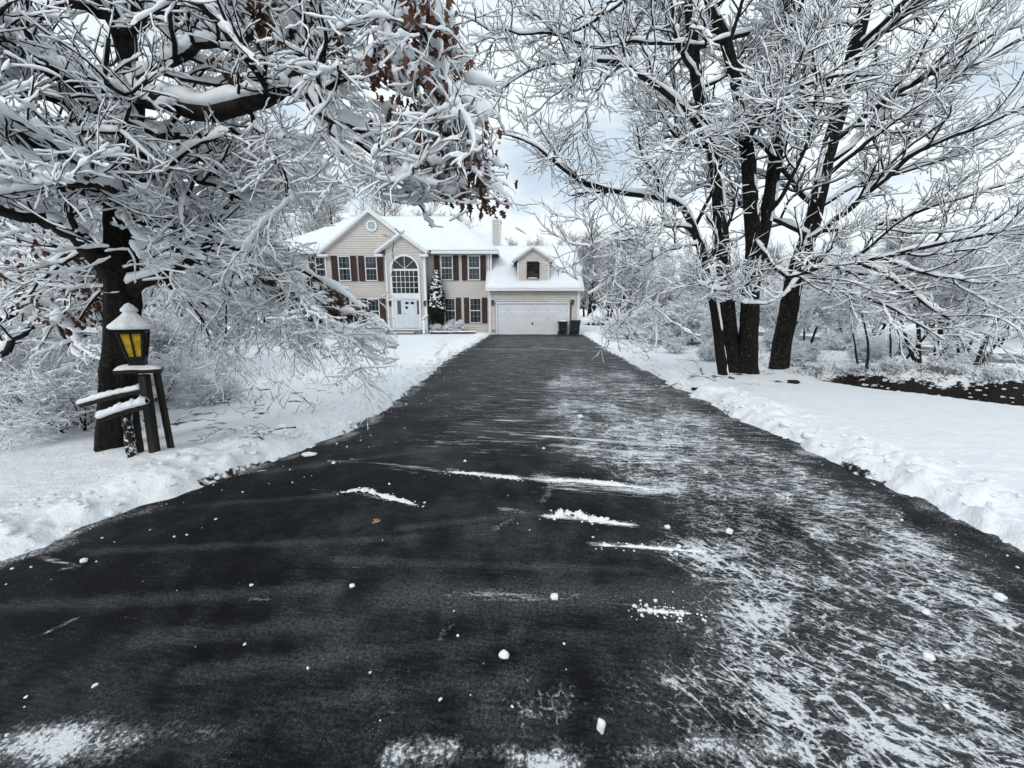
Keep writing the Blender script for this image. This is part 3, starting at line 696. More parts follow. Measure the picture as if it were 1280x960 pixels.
bm = BM(); bm.faces.new([bm.verts.new(p) for p in [(ax0, y - .008, z_gb), (ax1, y - .008, z_gb)] + [(axc + math.cos(math.pi * i / n) * ar, y - .008, azs + math.sin(math.pi * i / n) * ar) for i in range(n + 1)]]); obj('dark_hall', bm, M['interior'], aw)  # flat sheet, its dark colour stands for the unlit hall
bm = BM()
for i in range(1, 6): xx = ax0 + (ax1 - ax0) * i / 6; box(bm, xx - .014, xx + .014, y - .055, y - .032, z_gb, azs - .06)
for i in range(1, 4): zz = z_gb + (azs - .06 - z_gb) * i / 4; box(bm, ax0, ax1, y - .054, y - .033, zz - .014, zz + .014)
for k in (45, 90, 135):
    bar(bm, (axc, y - .045, azs + .06), (axc + math.cos(R(k)) * ar, y - .045, azs + math.sin(R(k)) * ar), .03, .02)
obj('grille', bm, M['white'], aw)
dx0, dx1 = wx(487, YE), wx(537, YE); dz1 = wz(431, YE)
bm = BM(); box(bm, ax0, dx0 - .07, y - .035, y - .005, zfl, z_hd); box(bm, dx1 + .07, ax1, y - .035, y - .005, zfl, z_hd); box(bm, dx0 - .07, dx1 + .07, y - .035, y - .005, dz1, z_hd)
box(bm, dx0 - .07, dx0, y - .06, y - .005, zfl, dz1); box(bm, dx1, dx1 + .07, y - .06, y - .005, zfl, dz1)
ds = obj('door_surround', bm, M['door_white'], house)
for x0, x1 in ((wx(462, YE), wx(478, YE)), (wx(542, YE), wx(556, YE))):
    z0, z1 = wz(490, YE), wz(434, YE)
    bm = BM(); box(bm, x0, x1, y - .043, y - .036, z0, z1); sl = obj('sidelight', bm, mat('side_glass', (.05, .055, .06), (.12, .125, .13), rough=.1, scale=6), house)
    bm = BM(); box(bm, x0 - .03, x0, y - .05, y - .036, z0 - .03, z1 + .03); box(bm, x1, x1 + .03, y - .05, y - .036, z0 - .03, z1 + .03); box(bm, x0, x1, y - .05, y - .036, z1, z1 + .03); box(bm, x0, x1, y - .05, y - .036, z0 - .03, z0)
    obj('frame', bm, M['white'], sl)
    bm = BM(); box(bm, x0 - .03, x1 + .03, y - .046, y - .036, zfl + .1, z0 - .12); obj('lower_panel', bm, M['door_white'], sl)
bm = BM(); box(bm, dx0 + .005, dx1 - .005, y - .045, y - .01, zfl + .03, dz1 - .01)
w_ = dx1 - dx0
for i in range(2):
    xa = dx0 + .1 + i * (w_ - .1) / 2; xb = xa + (w_ - .3) / 2
    for za, zb in ((zfl + .15, zfl + .75), (zfl + .9, zfl + 1.55)): box(bm, xa, xb, y - .056, y - .046, za, zb)
fd = obj('front_door', bm, M['door_white'], house)
for i in range(2):
    xa = dx0 + .13 + i * (w_ - .1) / 2; xb = xa + (w_ - .36) / 2
    bm = BM(); box(bm, xa, xb, y - .05, y - .046, dz1 - .3, dz1 - .14); obj('door_light', bm, M['interior'], fd)
bm = BM(); cyl(bm, (axc + .02, y - .07, dz1 - .52), (axc + .02, y - .047, dz1 - .52), .09, .11, 14); obj('wreath', bm, M['evergreen'], fd)
bm = BM(); cyl(bm, (dx0 + .08, y - .09, zfl + 1.0), (dx0 + .08, y - .046, zfl + 1.0), .03, .03, 10); obj('door_handle', bm, M['brass'], fd)
# wall lanterns
def wall_lantern(x, z, Y, snowy=True):
    bm = BM(); box(bm, x - .05, x + .05, Y - .05, Y - .016, z - .1, z + .12); bar(bm, (x, Y - .04, z + .08), (x, Y - .14, z + .12), .025)
    for a in range(6):
        t = math.pi * a / 3; bar(bm, (x + .06 * math.cos(t), Y - .14 + .06 * math.sin(t), z - .12), (x + .085 * math.cos(t), Y - .14 + .085 * math.sin(t), z + .12), .014)
    cyl(bm, (x, Y - .14, z + .12), (x, Y - .14, z + .22), .11, .02, 8); cyl(bm, (x, Y - .14, z - .17), (x, Y - .14, z - .12), .03, .065, 8)
    o = obj('wall_lantern', bm, M['dark'], house)
    bm = BM(); cyl(bm, (x, Y - .14, z - .12), (x, Y - .14, z + .12), .052, .075, 6); obj('glass_shade', bm, mat('smoky_glass', (.08, .08, .08), (.13, .13, .13), rough=.15), o)
    if snowy: bm = BM(); lump(bm, (x, Y - .14, z + .24), .1, (1, 1, .55), .12, 2); obj('snow_cap', bm, M['snow'], o, smooth=True)
for zu_, zv_, Y_, s_ in ((435, 447, YE, True), (575, 447, YE, True), (850, 445, YF, False), (1173, 442, YF, True)): wall_lantern(wx(zu_, Y_), wz(zv_, Y_), Y_, s_)
# garage door
GDX0, GDX1 = wx(868, YF), wx(1157, YF); gz1 = wz(446, YF)
bm = BM()
for x0, x1 in ((GDX0 - .1, GDX0), (GDX1, GDX1 + .1)): box(bm, x0, x1, YF - .04, YF + .1, 0.01, gz1 + .1)
box(bm, GDX0, GDX1, YF - .04, YF + .1, gz1, gz1 + .1)
obj('garage_door_frame', bm, M['white'], house)
bm = BM(); hh = gz1 / 4
for r_ in range(4):
    box(bm, GDX0 + .002, GDX1 - .002, YF + .05, YF + .09, .02 + r_ * hh, (r_ + 1) * hh + .008)
    for c_ in range(8):
        w8 = (GDX1 - GDX0) / 8; xa = GDX0 + c_ * w8
        box(bm, xa + .07, xa + w8 - .07, YF + .043, YF + .05, .02 + r_ * hh + .1, (r_ + 1) * hh - .09)
gd = obj('garage_door', bm, M['garage_white'], house)
hx = wx(1012, YF); bm = BM(); box(bm, hx - .03, hx + .03, YF + .025, YF + .045, .66, .82); bar(bm, (hx - .08, YF + .02, .72), (hx + .08, YF + .02, .72), .03); obj('garage_door_handle', bm, M['dark'], gd)
bm = BM(); box(bm, wx(846, YF), wx(857, YF), YF - .07, YF - .018, .2, .34); obj('outlet_cover', bm, M['concrete'], house)
# dormer
YD = 27.62
dL, dR_ = at(647, 340, YD)[0], at(686, 340, YD)[0]; dxc = at(666, 320, YD)[0]
dpz, dfz = at(666, 304, 27.35)[2], at(640, 324.4, 27.35)[2]; dhw = (at(693.7, 324, 27.35)[0] - at(640, 324, 27.35)[0]) / 2
dz0 = at(666, 352, YD)[2]
dsl = (dpz - dfz) / dhw
bm = BM(); siding_front(bm, YD, dz0 - .05, dfz - .05, K(dL), K(dR_)); siding_front(bm, YD, dfz - .05, dpz - .12, lambda z: min(dxc - .005, max(dL, dxc - (dpz - .1 - z) / dsl)), lambda z: max(dxc + .005, min(dR_, dxc + (dpz - .1 - z) / dsl)))
siding_side(bm, dR_, 1, dz0 - .05, dfz, K(YD), K(31)); siding_side(bm, dL, -1, dz0 - .05, dfz, K(YD), K(31))
obj('dormer_wall', bm, M['siding'], house)
gable_roof('dormer_roof', dxc, dhw, dpz - .17, dfz - .1, 27.36, 31.2, .07)
rake('dormer_trim', dxc, dhw, dpz - .1, dfz - .03, 27.31, .14, .13)
bm = BM(); box(bm, dL - .02, dL + .08, YD - .08, YD - .047, dz0, dfz - .2); obj('dormer_corner_trim', bm, M['white'], house); bm = BM(); box(bm, dR_ - .08, dR_ + .02, YD - .08, YD - .047, dz0, dfz - .2); obj('dormer_corner_trim', bm, M['white'], house)
wxa, wxb = wx(987, YD), wx(1037, YD); wza, wzb = wz(346, YD), wz(279, YD)
def dark_window():
    xc, zc, w, h, y = (wxa + wxb) / 2, (wza + wzb) / 2, wxb - wxa, wzb - wza, YD - .045
    f = window(xc, zc, w - .1, h - .1, y, 2, 4, False, house, .05)
    for c in f.children:
        if c.name.startswith('grille'): c.data.materials[0] = M['dark']
    f.data.materials[0] = M['dark']
    bm = BM(); lump(bm, (xc, y - .07, zc - h / 2 + .02), .1, (w * 4.2, .6, .35), .1); obj('sill_snow', bm, M['snow'], f, smooth=True)
dark_window()
# chimney
cx0, cx1 = at(615.6, 290, 34)[0], at(626.5, 290, 34)[0]; cz = at(620, 277, 34)[2]
bm = BM(); siding_front(bm, 33.6, 5, cz, K(cx0), K(cx1 - .06)); siding_side(bm, cx1 - .06, 1, 5, cz, K(33.6), K(35)); siding_side(bm, cx0, -1, 5, cz, K(33.6), K(35))
ch = obj('chimney', bm, M['siding'], house)
bm = BM(); box(bm, cx0 - .06, cx1 + .02, 33.52, 35.05, cz, cz + .1); obj('chimney_cap', bm, M['white'], ch)
bm = BM(); cyl(bm, (cx0 + .28, 34.1, cz + .1), (cx0 + .28, 34.1, cz + .3), .12, .12, 10); cyl(bm, (cx0 + .28, 34.1, cz + .32), (cx0 + .28, 34.1, cz + .4), .2, .06, 10); obj('flue', bm, M['concrete'], ch)
bm = BM(); box(bm, cx0 - .05, cx1 + .01, 33.54, 35.04, cz + .101, cz + .17); obj('snow_cap', bm, M['snow'], ch, bevel=.03)
bm = BM(); 
for x0, x1, y in ((cx0 - .015, cx0 + .07, 33.6), (cx1 - .13, cx1 - .045, 33.6)): box(bm, x0, x1, y - .075, y - .047, 5, cz - .005)
obj('corner_trim', bm, M['white'], ch)
# stoop
bm = BM(); box(bm, -8.3, -5.9, 26.2, YE - .07, -.05, .36); box(bm, -7.9, -6.3, 25.85, 26.2, -.05, .2); st_o = obj('stoop', bm, M['concrete'], house)
bm = BM(); box(bm, -8.28, -5.92, 26.25, 27.25, .36, .40); box(bm, -7.85, -6.35, 25.88, 26.2, .2, .24); obj('stoop_snow', bm, M['snow'], st_o, bevel=.012)
bm = BM()
rxx = wx(570, 26.4)
for yy in (26.3, 27.2): bar(bm, (rxx, yy, .36), (rxx, yy, 1.22), .06)
bar(bm, (rxx, 26.0, 1.05), (rxx, 27.3, 1.22), .07); bar(bm, (rxx, 26.3, .6), (rxx, 27.2, .6), .05)
for k in range(6): bar(bm, (rxx, 26.42 + k * .14, .6), (rxx, 26.42 + k * .14, 1.1), .03)
bar(bm, (rxx, 26.0, 1.06), (rxx, 25.9, .1), .07)
rl = obj('stoop_railing', bm, M['white'], house)
bm = BM()
for k in range(9): lump(bm, (rxx, 26.0 + k * .15, 1.13 + .02 * k), .09, (1, 1.2, .7), .2, 2, seed=k)
for k in range(4): lump(bm, (rxx + .02, 25.92, .25 + k * .2), .1, (1, 1, 1.2), .25, 2, seed=k + 3)
obj('snow_cap', bm, M['snow'], rl, smooth=True)

# ------------------------------------------------------------------ bins, edging, evergreen
def wheelie_bin(u0, u1, vt, vb, Y, label, snowy):
    x0, _, zt = at(u0, vt, Y); x1, _, zb = at(u1, vb, Y); w = x1 - x0; h = zt; xc = (x0 + x1) / 2
    r_ = root('wheelie_bin', (xc, Y + .3, 0), label, 'bin', 'wheelie bins by the garage door')
    bm = BM(); d = .62
    vs = box(bm, xc - w / 2 + .03, xc + w / 2 - .03, Y, Y + d, .06, h - .1)
    for v in vs[:4]: v.co.x = xc + (v.co.x - xc) * .82; v.co.y = Y + .1 + (v.co.y - Y) * .78
    box(bm, xc - w * .3, xc + w * .3, Y - .012, Y - .001, h * .45, h * .47); box(bm, xc - w / 2 + .01, xc + w / 2 - .01, Y - .02, Y + d + .01, h - .16, h - .1)
    obj('body', bm, M['bin'], r_, bevel=.012)
    bm = BM(); prism(bm, [(xc - w / 2, Y - .05, h - .095), (xc - w / 2, Y + d + .06, h - .095), (xc - w / 2, Y + d + .06, h - .02), (xc - w / 2, Y + .2, h + .01), (xc - w / 2, Y - .05, h - .05)], (w, 0, 0)); ld = obj('lid', bm, M['bin'], r_, bevel=.015)
    bm = BM(); bar(bm, (xc - w * .4, Y + d + .1, h - .13), (xc + w * .4, Y + d + .1, h - .13), .035); obj('handle', bm, M['bin'], r_)
    for s in (-1, 1):
        bm = BM(); cyl(bm, (xc + s * (w / 2 - .08), Y + d - .05, .12), (xc + s * (w / 2 - .02), Y + d - .05, .12), .12, .12, 16); obj('wheel', bm, M['dark'], r_)
    bm = BM(); box(bm, xc - .1, xc + .1, Y - .006, Y + .01, h * .40, h * .44); obj('label_plate', bm, mat('bin_mark', (.12, .12, .12), rough=.5), r_)
    if snowy: bm = BM(); lump(bm, (xc, Y + .25, h + .0), .2, (w * 2.3, 1.5, .28), .12, 3, seed=2); obj('lid_snow', bm, M['snow'], ld, smooth=True)
wheelie_bin(698.4, 708.9, 401.5, 420, 26.75, 'black wheelie bin with snow on its lid, in front of the garage door', True)
wheelie_bin(713.2, 725.6, 400.2, 420, 26.75, 'larger bare-lidded black wheelie bin past the garage door corner', False)
ed = root('garden_edging', (-3.4, 26.6, 0), 'low dark timber edging topped with snow along the front bed', 'edging')
bm = BM(); bar(bm, (-5.4, 26.6, .1), (-2.4, 26.75, .1), .14, .2); obj('timber', bm, M['wood_wet'], ed)
bm = BM()
for k in range(20): lump(bm, (-5.35 + k * .15, 26.6 + k * .008, .22), .1, (1.3, .9, .5), .2, 2, seed=k * 1.7)
obj('snow_cap', bm, M['snow'], ed, smooth=True)

def conifer(loc, h, r, label):
    t = root('arborvitae', loc, label, 'evergreen')
    bm = BM(); cyl(bm, loc, (loc[0], loc[1], loc[2] + h * .9), .09, .02, 8)
    for k in range(5): bar(bm, (loc[0] + .0, loc[1], .1), (loc[0] + .35 * math.cos(k * 1.3), loc[1] + .35 * math.sin(k * 1.3), h * .45), .05)
    obj('trunk', bm, M['bark_oak'], t)
    n = 5200; zz = rng.random(n) ** .85; ph = rng.uniform(0, 6.28, n)
    zf = .12 + .88 * zz
    prof = np.interp(zf, [.12, .3, .42, .6, .8, 1.0], [.55, .75, 1.0, .86, .5, .04])
    rr = r * prof * (.55 + .5 * np.sqrt(rng.random(n))) * (1 + .15 * np.sin(ph * 5 + zf * 20))
    C = np.stack([loc[0] + rr * np.cos(ph), loc[1] + rr * np.sin(ph), loc[2] + zf * h], 1)
    d = nrm(np.stack([np.cos(ph) * .7, np.sin(ph) * .7, .7 + 0 * ph], 1) + rng.normal(0, .3, (n, 3)))
    s = nrm(np.cross(d, rng.normal(0, 1, (n, 3)))); L = rng.uniform(.08, .2, n)[:, None]
    V = np.stack([C - s * L * .35, C + d * L, C + s * L * .35, C - d * L * .5], 1).reshape(-1, 3)
    mesh_np('foliage', V, np.arange(n * 4).reshape(-1, 4), M['evergreen'], t, smooth=False)
    m = 260; z2 = rng.uniform(.40, 1, m); p2 = rng.uniform(0, 6.28, m)
    r2 = r * np.interp(z2, [.3, .42, .6, .8, 1.0], [.8, 1.0, .86, .5, .04]) * 1.0
    C2 = np.stack([loc[0] + r2 * np.cos(p2), loc[1] + r2 * np.sin(p2), loc[2] + z2 * h], 1)
    V, T = blobs(C2, rng.uniform(.05, .13, m), squash=.6); mesh_np('snow_cover', V, np.zeros((0, 4), int), M['snow'], t, T=T)
ctop = at(544.5, 340, 27.2)[2]
conifer((at(545, 380, 27.6)[0], 27.9, .05), ctop + .1, .50, 'tall narrow evergreen dotted with snow beside the entry bay')

# ------------------------------------------------------------------ lamp post and rails by the oak
def W(u, v, Y): return Vector(at(u, v, Y))
lp = root('lamp_post', tuple(W(196, 576, 3.98)), 'leaning dark wooden lamp post with snow-capped amber lantern beside the oak trunk', 'lamp post')
bm = BM(); bar(bm, W(197, 590, 3.98), W(180, 468, 3.98), .075, .075); obj('post', bm, M['wood_wet'], lp, bevel=.008)
bm = BM(); bar(bm, W(219, 588, 4.15), W(196, 466, 4.05), .042, .045); obj('brace', bm, M['wood_wet'], lp)
bm = BM(); c = W(174, 463, 4.0); box(bm, c.x - .18, c.x + .18, c.y - .15, c.y + .15, c.z - .015, c.z + .02)
bmesh.ops.rotate(bm, verts=bm.verts, cent=c, matrix=Matrix.Rotation(R(38), 3, 'Z') @ Matrix.Rotation(R(3), 3, 'Y')); obj('shelf', bm, M['wood_wet'], lp)
bm = BM(); bmesh.ops.create_grid(bm, x_segments=14, y_segments=14, size=1)
for v in bm.verts:
    e = max(abs(v.co.x), abs(v.co.y)); v.co = Vector((c.x + v.co.x * .175, c.y + v.co.y * .145, c.z + .022 + (.035 * (1 - e ** 6)) + .004 * math.sin(v.co.x * 5) * math.cos(v.co.y * 4)))
bmesh.ops.rotate(bm, verts=bm.verts, cent=c, matrix=Matrix.Rotation(R(38), 3, 'Z') @ Matrix.Rotation(R(3), 3, 'Y')); obj('shelf_snow', bm, M['snow'], lp, smooth=True)
# lantern: four sided, tapering downward
lc = W(173, 455, 4.0); lx, ly = lc.x, lc.y; lz0, lz1, lz2 = lc.z, W(166, 447, 4.0).z, W(166, 415, 4.0).z
def sq(z, h, rot=R(28)): return [Vector((lx + h * 1.414 * math.cos(rot + math.pi / 4 + k * math.pi / 2), ly + h * 1.414 * math.sin(rot + math.pi / 4 + k * math.pi / 2), z)) for k in range(4)]
def frus(bm, a, b):
    A = [bm.verts.new(p) for p in a]; B = [bm.verts.new(p) for p in b]; bm.faces.new(A[::-1]); bm.faces.new(B)
    for k in range(4): bm.faces.new((A[k], A[(k + 1) % 4], B[(k + 1) % 4], B[k]))
bm = BM(); bot, topq = sq(lz1, .058), sq(lz2, .094)
for k in range(4):
    bar(bm, bot[k], topq[k], .020)
    bar(bm, bot[k], bot[(k + 1) % 4], .03); bar(bm, topq[k], topq[(k + 1) % 4], .028)
    bar(bm, (bot[k] + bot[(k + 1) % 4]) / 2, (topq[k] + topq[(k + 1) % 4]) / 2, .012)
frus(bm, sq(lz0 - .06, .06), sq(lz1 - .01, .06)); frus(bm, sq(lz1 - .01, .05), sq(lz1 + .006, .06)); frus(bm, sq(lz2, .105), sq(lz2 + .02, .105)); frus(bm, sq(lz2 + .02, .125), sq(lz2 + .10, .05))
obj('lantern_frame', bm, M['dark'], lp)
for k in range(4):
    bm = BM(); ins = .93
    ctr0, ctr1 = Vector((lx, ly, lz1)), Vector((lx, ly, lz2))
    f = lambda p, c_: c_ + (p - c_) * ins
    bm.faces.new([bm.verts.new(p) for p in (f(bot[k], ctr0), f(bot[(k + 1) % 4], ctr0), f(topq[(k + 1) % 4], ctr1), f(topq[k], ctr1))])
    o = obj('lantern_pane', bm, M['amber'], lp)
    sol = o.modifiers.new('thick', 'SOLIDIFY'); sol.thickness = .004
bm = BM(); n = 32; prof = [(.0, 0.165), (.018, .182), (.04, .172), (.07, .138), (.11, .095), (.145, .062), (.165, .05), (.17, .066), (.19, .068), (.215, .048), (.24, .028), (.255, .0)]
rings = []
for i, (dz, r_) in enumerate(prof):
    rings.append([bm.verts.new((lx + max(r_, .002) * math.cos(2 * math.pi * k / n) * (1 + .05 * math.sin(k * 1.3 + i * .2) + .07 * math.cos(4 * 2 * math.pi * k / n)), ly + max(r_, .002) * math.sin(2 * math.pi * k / n) * (1 + .04 * math.cos(k * 1.9)), lz2 + .03 + dz)) for k in range(n)])
for i in range(len(rings) - 1):
    for k in range(n): bm.faces.new((rings[i][k], rings[i][(k + 1) % n], rings[i + 1][(k + 1) % n], rings[i + 1][k]))
bm.faces.new(rings[0][::-1]); obj('lantern_snow', bm, M['snow'], lp, smooth=True)

def log(name, a, b, r0, r1, m, parent, snow=.03):
    P = catmull([a, (Vector(a) + Vector(b)) / 2 + Vector((0, 0, .01)), b], 14)[None]; Rr = np.linspace(r0, r1, 14)[None]
    V, Q = tube(P, Rr, 9, .05); o = mesh_np(name, V, Q, m, parent)
    if snow:
        V, Q = snowtube(*densify(P, Rr, 26), snow, 8, lump_=.18, wide=.5); mesh_np('rail_snow', V, Q, M['snow'], o)
    return o
rf = root('rail_fence', tuple(W(160, 580, 4.05)), 'short broken split-rail fence with two snow-topped rails against the oak', 'fence')
log('rail', W(100, 506, 3.85), W(180, 487, 4.0), .03, .04, M['wood_wet'], rf, .035)
log('rail', W(124, 524, 3.72), W(186, 505, 3.9), .034, .045, M['wood_wet'], rf, .035)
log('picket', W(167, 590, 3.9), W(158, 515, 3.92), .045, .042, mat('crusted_wood', (.012, .01, .008), (.72, .75, .79), scale=26, rough=.8, lo=.50, hi=.60, bump=.02, bscale=30), rf, 0)
log('picket', W(179, 588, 4.0), W(168, 505, 4.0), .03, .03, M['wood_wet'], rf, 0)

# ------------------------------------------------------------------ trees
def crown(t, levels, ks, snow_s, sk, twig_m, dens, D=(0, 0, 1), lumps=.45, wide=.8, gap=0., snow_m=None, qpow=1., sm=0):
    w, s = Acc(), Acc()
    for (P, Rr), k, ss, kk, dn in zip(levels, ks, snow_s, sk, dens):
        w.add(tube(P, Rr, k))
        if ss: s.add(snowtube(*densify(P, Rr, dn), ss, kk, D=D, lump_=lumps, wide=wide, gap=gap, qpow=qpow, sm=sm))
    w.build('crown', twig_m, t)
    s.build('snow_cover', snow_m or M['twig_snow'], t)
def trunk_mesh(t, P, Rr, m, k=14, flare=.32):
    P, Rr = densify(P[None], Rr[None], 48); h = P[0, :, 2] - P[0, 0, 2]
    Rr = Rr * (1 + flare * np.exp(-h / .12))[None]
    T = tangents(P); u, w = ref_axes(T); a = np.arange(k * 2) * math.pi / k
    rr = Rr[:, :, None] * (1 + .06 * np.sin(a * 5 + 1)[None, None] + .05 * np.sin(a[None, None] * 3 + h[None, :, None] * 4) + rng.normal(0, .035, (1, 48, 2 * k)))
    V = P[:, :, None] + rr[..., None] * (np.cos(a)[None, None, :, None] * u[:, :, None] + np.sin(a)[None, None, :, None] * w[:, :, None])
    return mesh_np('trunk', V.reshape(-1, 3), ringquads(1, 48, 2 * k), m, t)

# --- clump of trunks on the right
ct = root('multi_trunk_tree', gp(925, 474, .1), 'tall snow-laden tree with several upright dark trunks from one base, right of the driveway', 'tree')
Bt = limb([(917, 480, 9.35), (909, 390, 9.40), (902, 306, 9.4), (892, 191, 9.3), (870, 98, 9.2), (861, 0, 9.1), (848, -140, 9.0)], [.185, .155, .14, .125, .11, .095, .06], 18, .01)
Ct = limb([(934, 482, 9.25), (936, 390, 9.24), (941, 306, 9.25), (930, 164, 9.2), (908, 55, 9.1), (886, 0, 9.1), (866, -140, 9.0)], [.225, .185, .16, .12, .10, .088, .06], 18, .01)
Dt = limb([(940, 345, 9.25), (957, 273, 9.3), (974, 164, 9.5), (980, 60, 9.6), (985, 0, 9.7), (992, -140, 9.9)], [.15, .14, .12, .1, .09, .05], 16, .012)
At = limb([(907, 482, 9.05), (900, 430, 9.0), (893, 385, 8.95), (886, 352, 8.9), (878, 318, 8.8), (866, 285, 8.7), (848, 253, 8.5), (793, 242, 8.2), (733, 230, 7.9), (689, 197, 7.6), (655, 175, 7.4), (620, 166, 7.2)], [.12, .11, .10, .10, .085, .08, .07, .06, .045, .03, .02, .012], 30, .012)
for tr_ in (Bt, Ct, Dt): trunk_mesh(ct, *tr_, M['bark_clump'], flare=.5)
V, Q = tube(*densify(At[0][None], At[1][None], 60), 12, .05); mesh_np('trunk', V, Q, M['bark_clump'], ct)
L1 = [At,
      limb([(897, 188, 9.3), (860, 140, 8.9), (800, 95, 8.5), (775, 78, 8.3), (720, 72, 8.0), (660, 90, 7.6), (605, 128, 7.3)], [.075, .06, .05, .045, .034, .022, .01]),
      limb([(785, 80, 8.35), (762, 92, 8.2), (742, 118, 8.1), (728, 155, 8.0), (722, 185, 7.9)], [.03, .026, .02, .014, .008]),
      limb([(935, 40, 9.2), (900, 52, 9), (860, 57, 8.8), (800, 50, 8.4), (740, 60, 8), (680, 40, 7.6), (600, 45, 7)], [.06, .05, .045, .035, .026, .018, .008]),
      limb([(868, -40, 9.0), (800, -15, 8.6), (740, 25, 8), (690, 40, 7.5), (630, 40, 7), (570, 18, 6.6)], [.06, .05, .04, .028, .018, .008]),
      limb([(880, 305, 8.85), (850, 308, 8.5), (815, 322, 8.2), (775, 342, 7.9), (735, 368, 7.7)], [.04, .034, .026, .018, .008]),
      limb([(889, 348, 8.9), (860, 352, 8.7), (820, 366, 8.4), (790, 388, 8.2), (765, 405, 8)], [.035, .03, .022, .014, .007]),
      limb([(866, 285, 8.7), (820, 282, 8.2), (770, 292, 7.7), (735, 310, 7.3)], [.035, .026, .018, .008]),
      limb([(872, 100, 9.2), (850, 60, 8.8), (840, 20, 8.6), (845, -40, 8.4)], [.05, .04, .03, .02]),
      limb([(945, 335, 9.1), (930, 350, 8.6), (912, 362, 8.1), (890, 360, 7.8), (870, 350, 7.5)], [.04, .034, .026, .018, .008]),
      limb([(955, 275, 9.2), (985, 230, 8.6), (1010, 170, 8.2), (1020, 110, 8.0), (1015, 50, 7.9)], [.045, .038, .03, .022, .01]),
      limb([(974, 170, 9.5), (1000, 120, 9.2), (1010, 60, 9.0), (1040, 0, 8.8), (1060, -50, 8.7)], [.05, .042, .034, .026, .014]),
      limb([(930, 164, 9.2), (910, 170, 8.8), (885, 160, 8.4), (850, 175, 8.0), (820, 200, 7.6)], [.04, .034, .026, .016, .008]),
      limb([(943, 300, 9.2), (965, 330, 8.7), (985, 345, 8.4), (1010, 340, 8.2), (1035, 315, 8.1), (1048, 290, 8.0)], [.05, .045, .04, .034, .022, .012])]
P1, R1 = stack(L1, 24)
Pt, Rt = stack([Bt, Ct, Dt], 18)
au = kids(Pt, Rt, 6, .40, .97, R(58), 3.4, 24, wander=.09, trop=.015, flat=1.0, ratio=.42, rmin=.02, shr=.35, sag=.05)
au = keep(*au, in_view)
P1 = np.concatenate([P1, au[0]]); R1 = np.concatenate([R1, au[1]])
P2 = kids(P1, R1, 12, .22, .99, R(48), 1.6, 14, wander=.15, trop=.02, sag=.05, flat=.75, ratio=.5, rmin=.010, shr=.5, endr=.5); P2 = keep(*P2, in_view)
P3 = kids(*P2, 7, .12, 1., R(42), .72, 9, wander=.14, trop=.03, flat=.7, ratio=.6, rmin=.0065, shr=.45, endr=.6); P3 = keep(*P3, in_view)
P4 = kids(*P3, 3, .15, .95, R(42), .32, 6, wander=.14, trop=.04, flat=.9, ratio=.75, rmin=.005, shr=.3, endr=.65); P4 = keep(*P4, in_view)
def binclear(P):
    u, v, z = proj(P); return ~(((u < 738) & (v > 352)) | ((u > 880) & (u < 1005) & (v > 378))).any(1)
P2, P3, P4 = keep(*P2, binclear), keep(*P3, binclear), keep(*P4, binclear)
WD = (.45, -.25, 1)
crown(ct, [(P1, R1), P2, P3, P4], [8, 5, 4, 3], [.040, .027, .0175, .012], [8, 6, 5, 4], M['twig'], [60, 26, 14, 7], D=WD, lumps=.35, wide=.26, sm=3, qpow=1.3)
def trunk_snow(t, Pt, Rt, D, z0, seed, thr=.46):
    a = Acc(); D = nrm(np.array(D, float))
    for k, off in enumerate((-.5, -.15, .2, .5)):
        P, Rr = densify(Pt, Rt, 170); T = tangents(P); n = nrm(D - (T * D).sum(-1, keepdims=True) * T); b = np.cross(T, n)
        d = nrm(n * math.cos(off) + b * math.sin(off)); x = P[..., 2]; sid = np.arange(len(P))[:, None] * 9.1 + k * .37 + seed
        m = np.clip((fbm(x * 1.9, sid + 0 * x, 3, 5) * .7 + fbm(x * 9, sid * 3 + 0 * x, 2, 6) * .3 - thr) * 6, 0, 1) * sst(z0, z0 + 1.2, x)
        C = P + d * (Rr * .93 - .02 * (1 - m))[..., None]; V, Q = tube(C, .004 + .032 * m, 6, .12); a.add((V, Q))
    o = a.build('trunk_snow', M['twig_snow'], t); o['kind'] = 'stuff'
trunk_snow(ct, Pt, Rt, (.75, -.45, .2), 1.7, 3, .47)

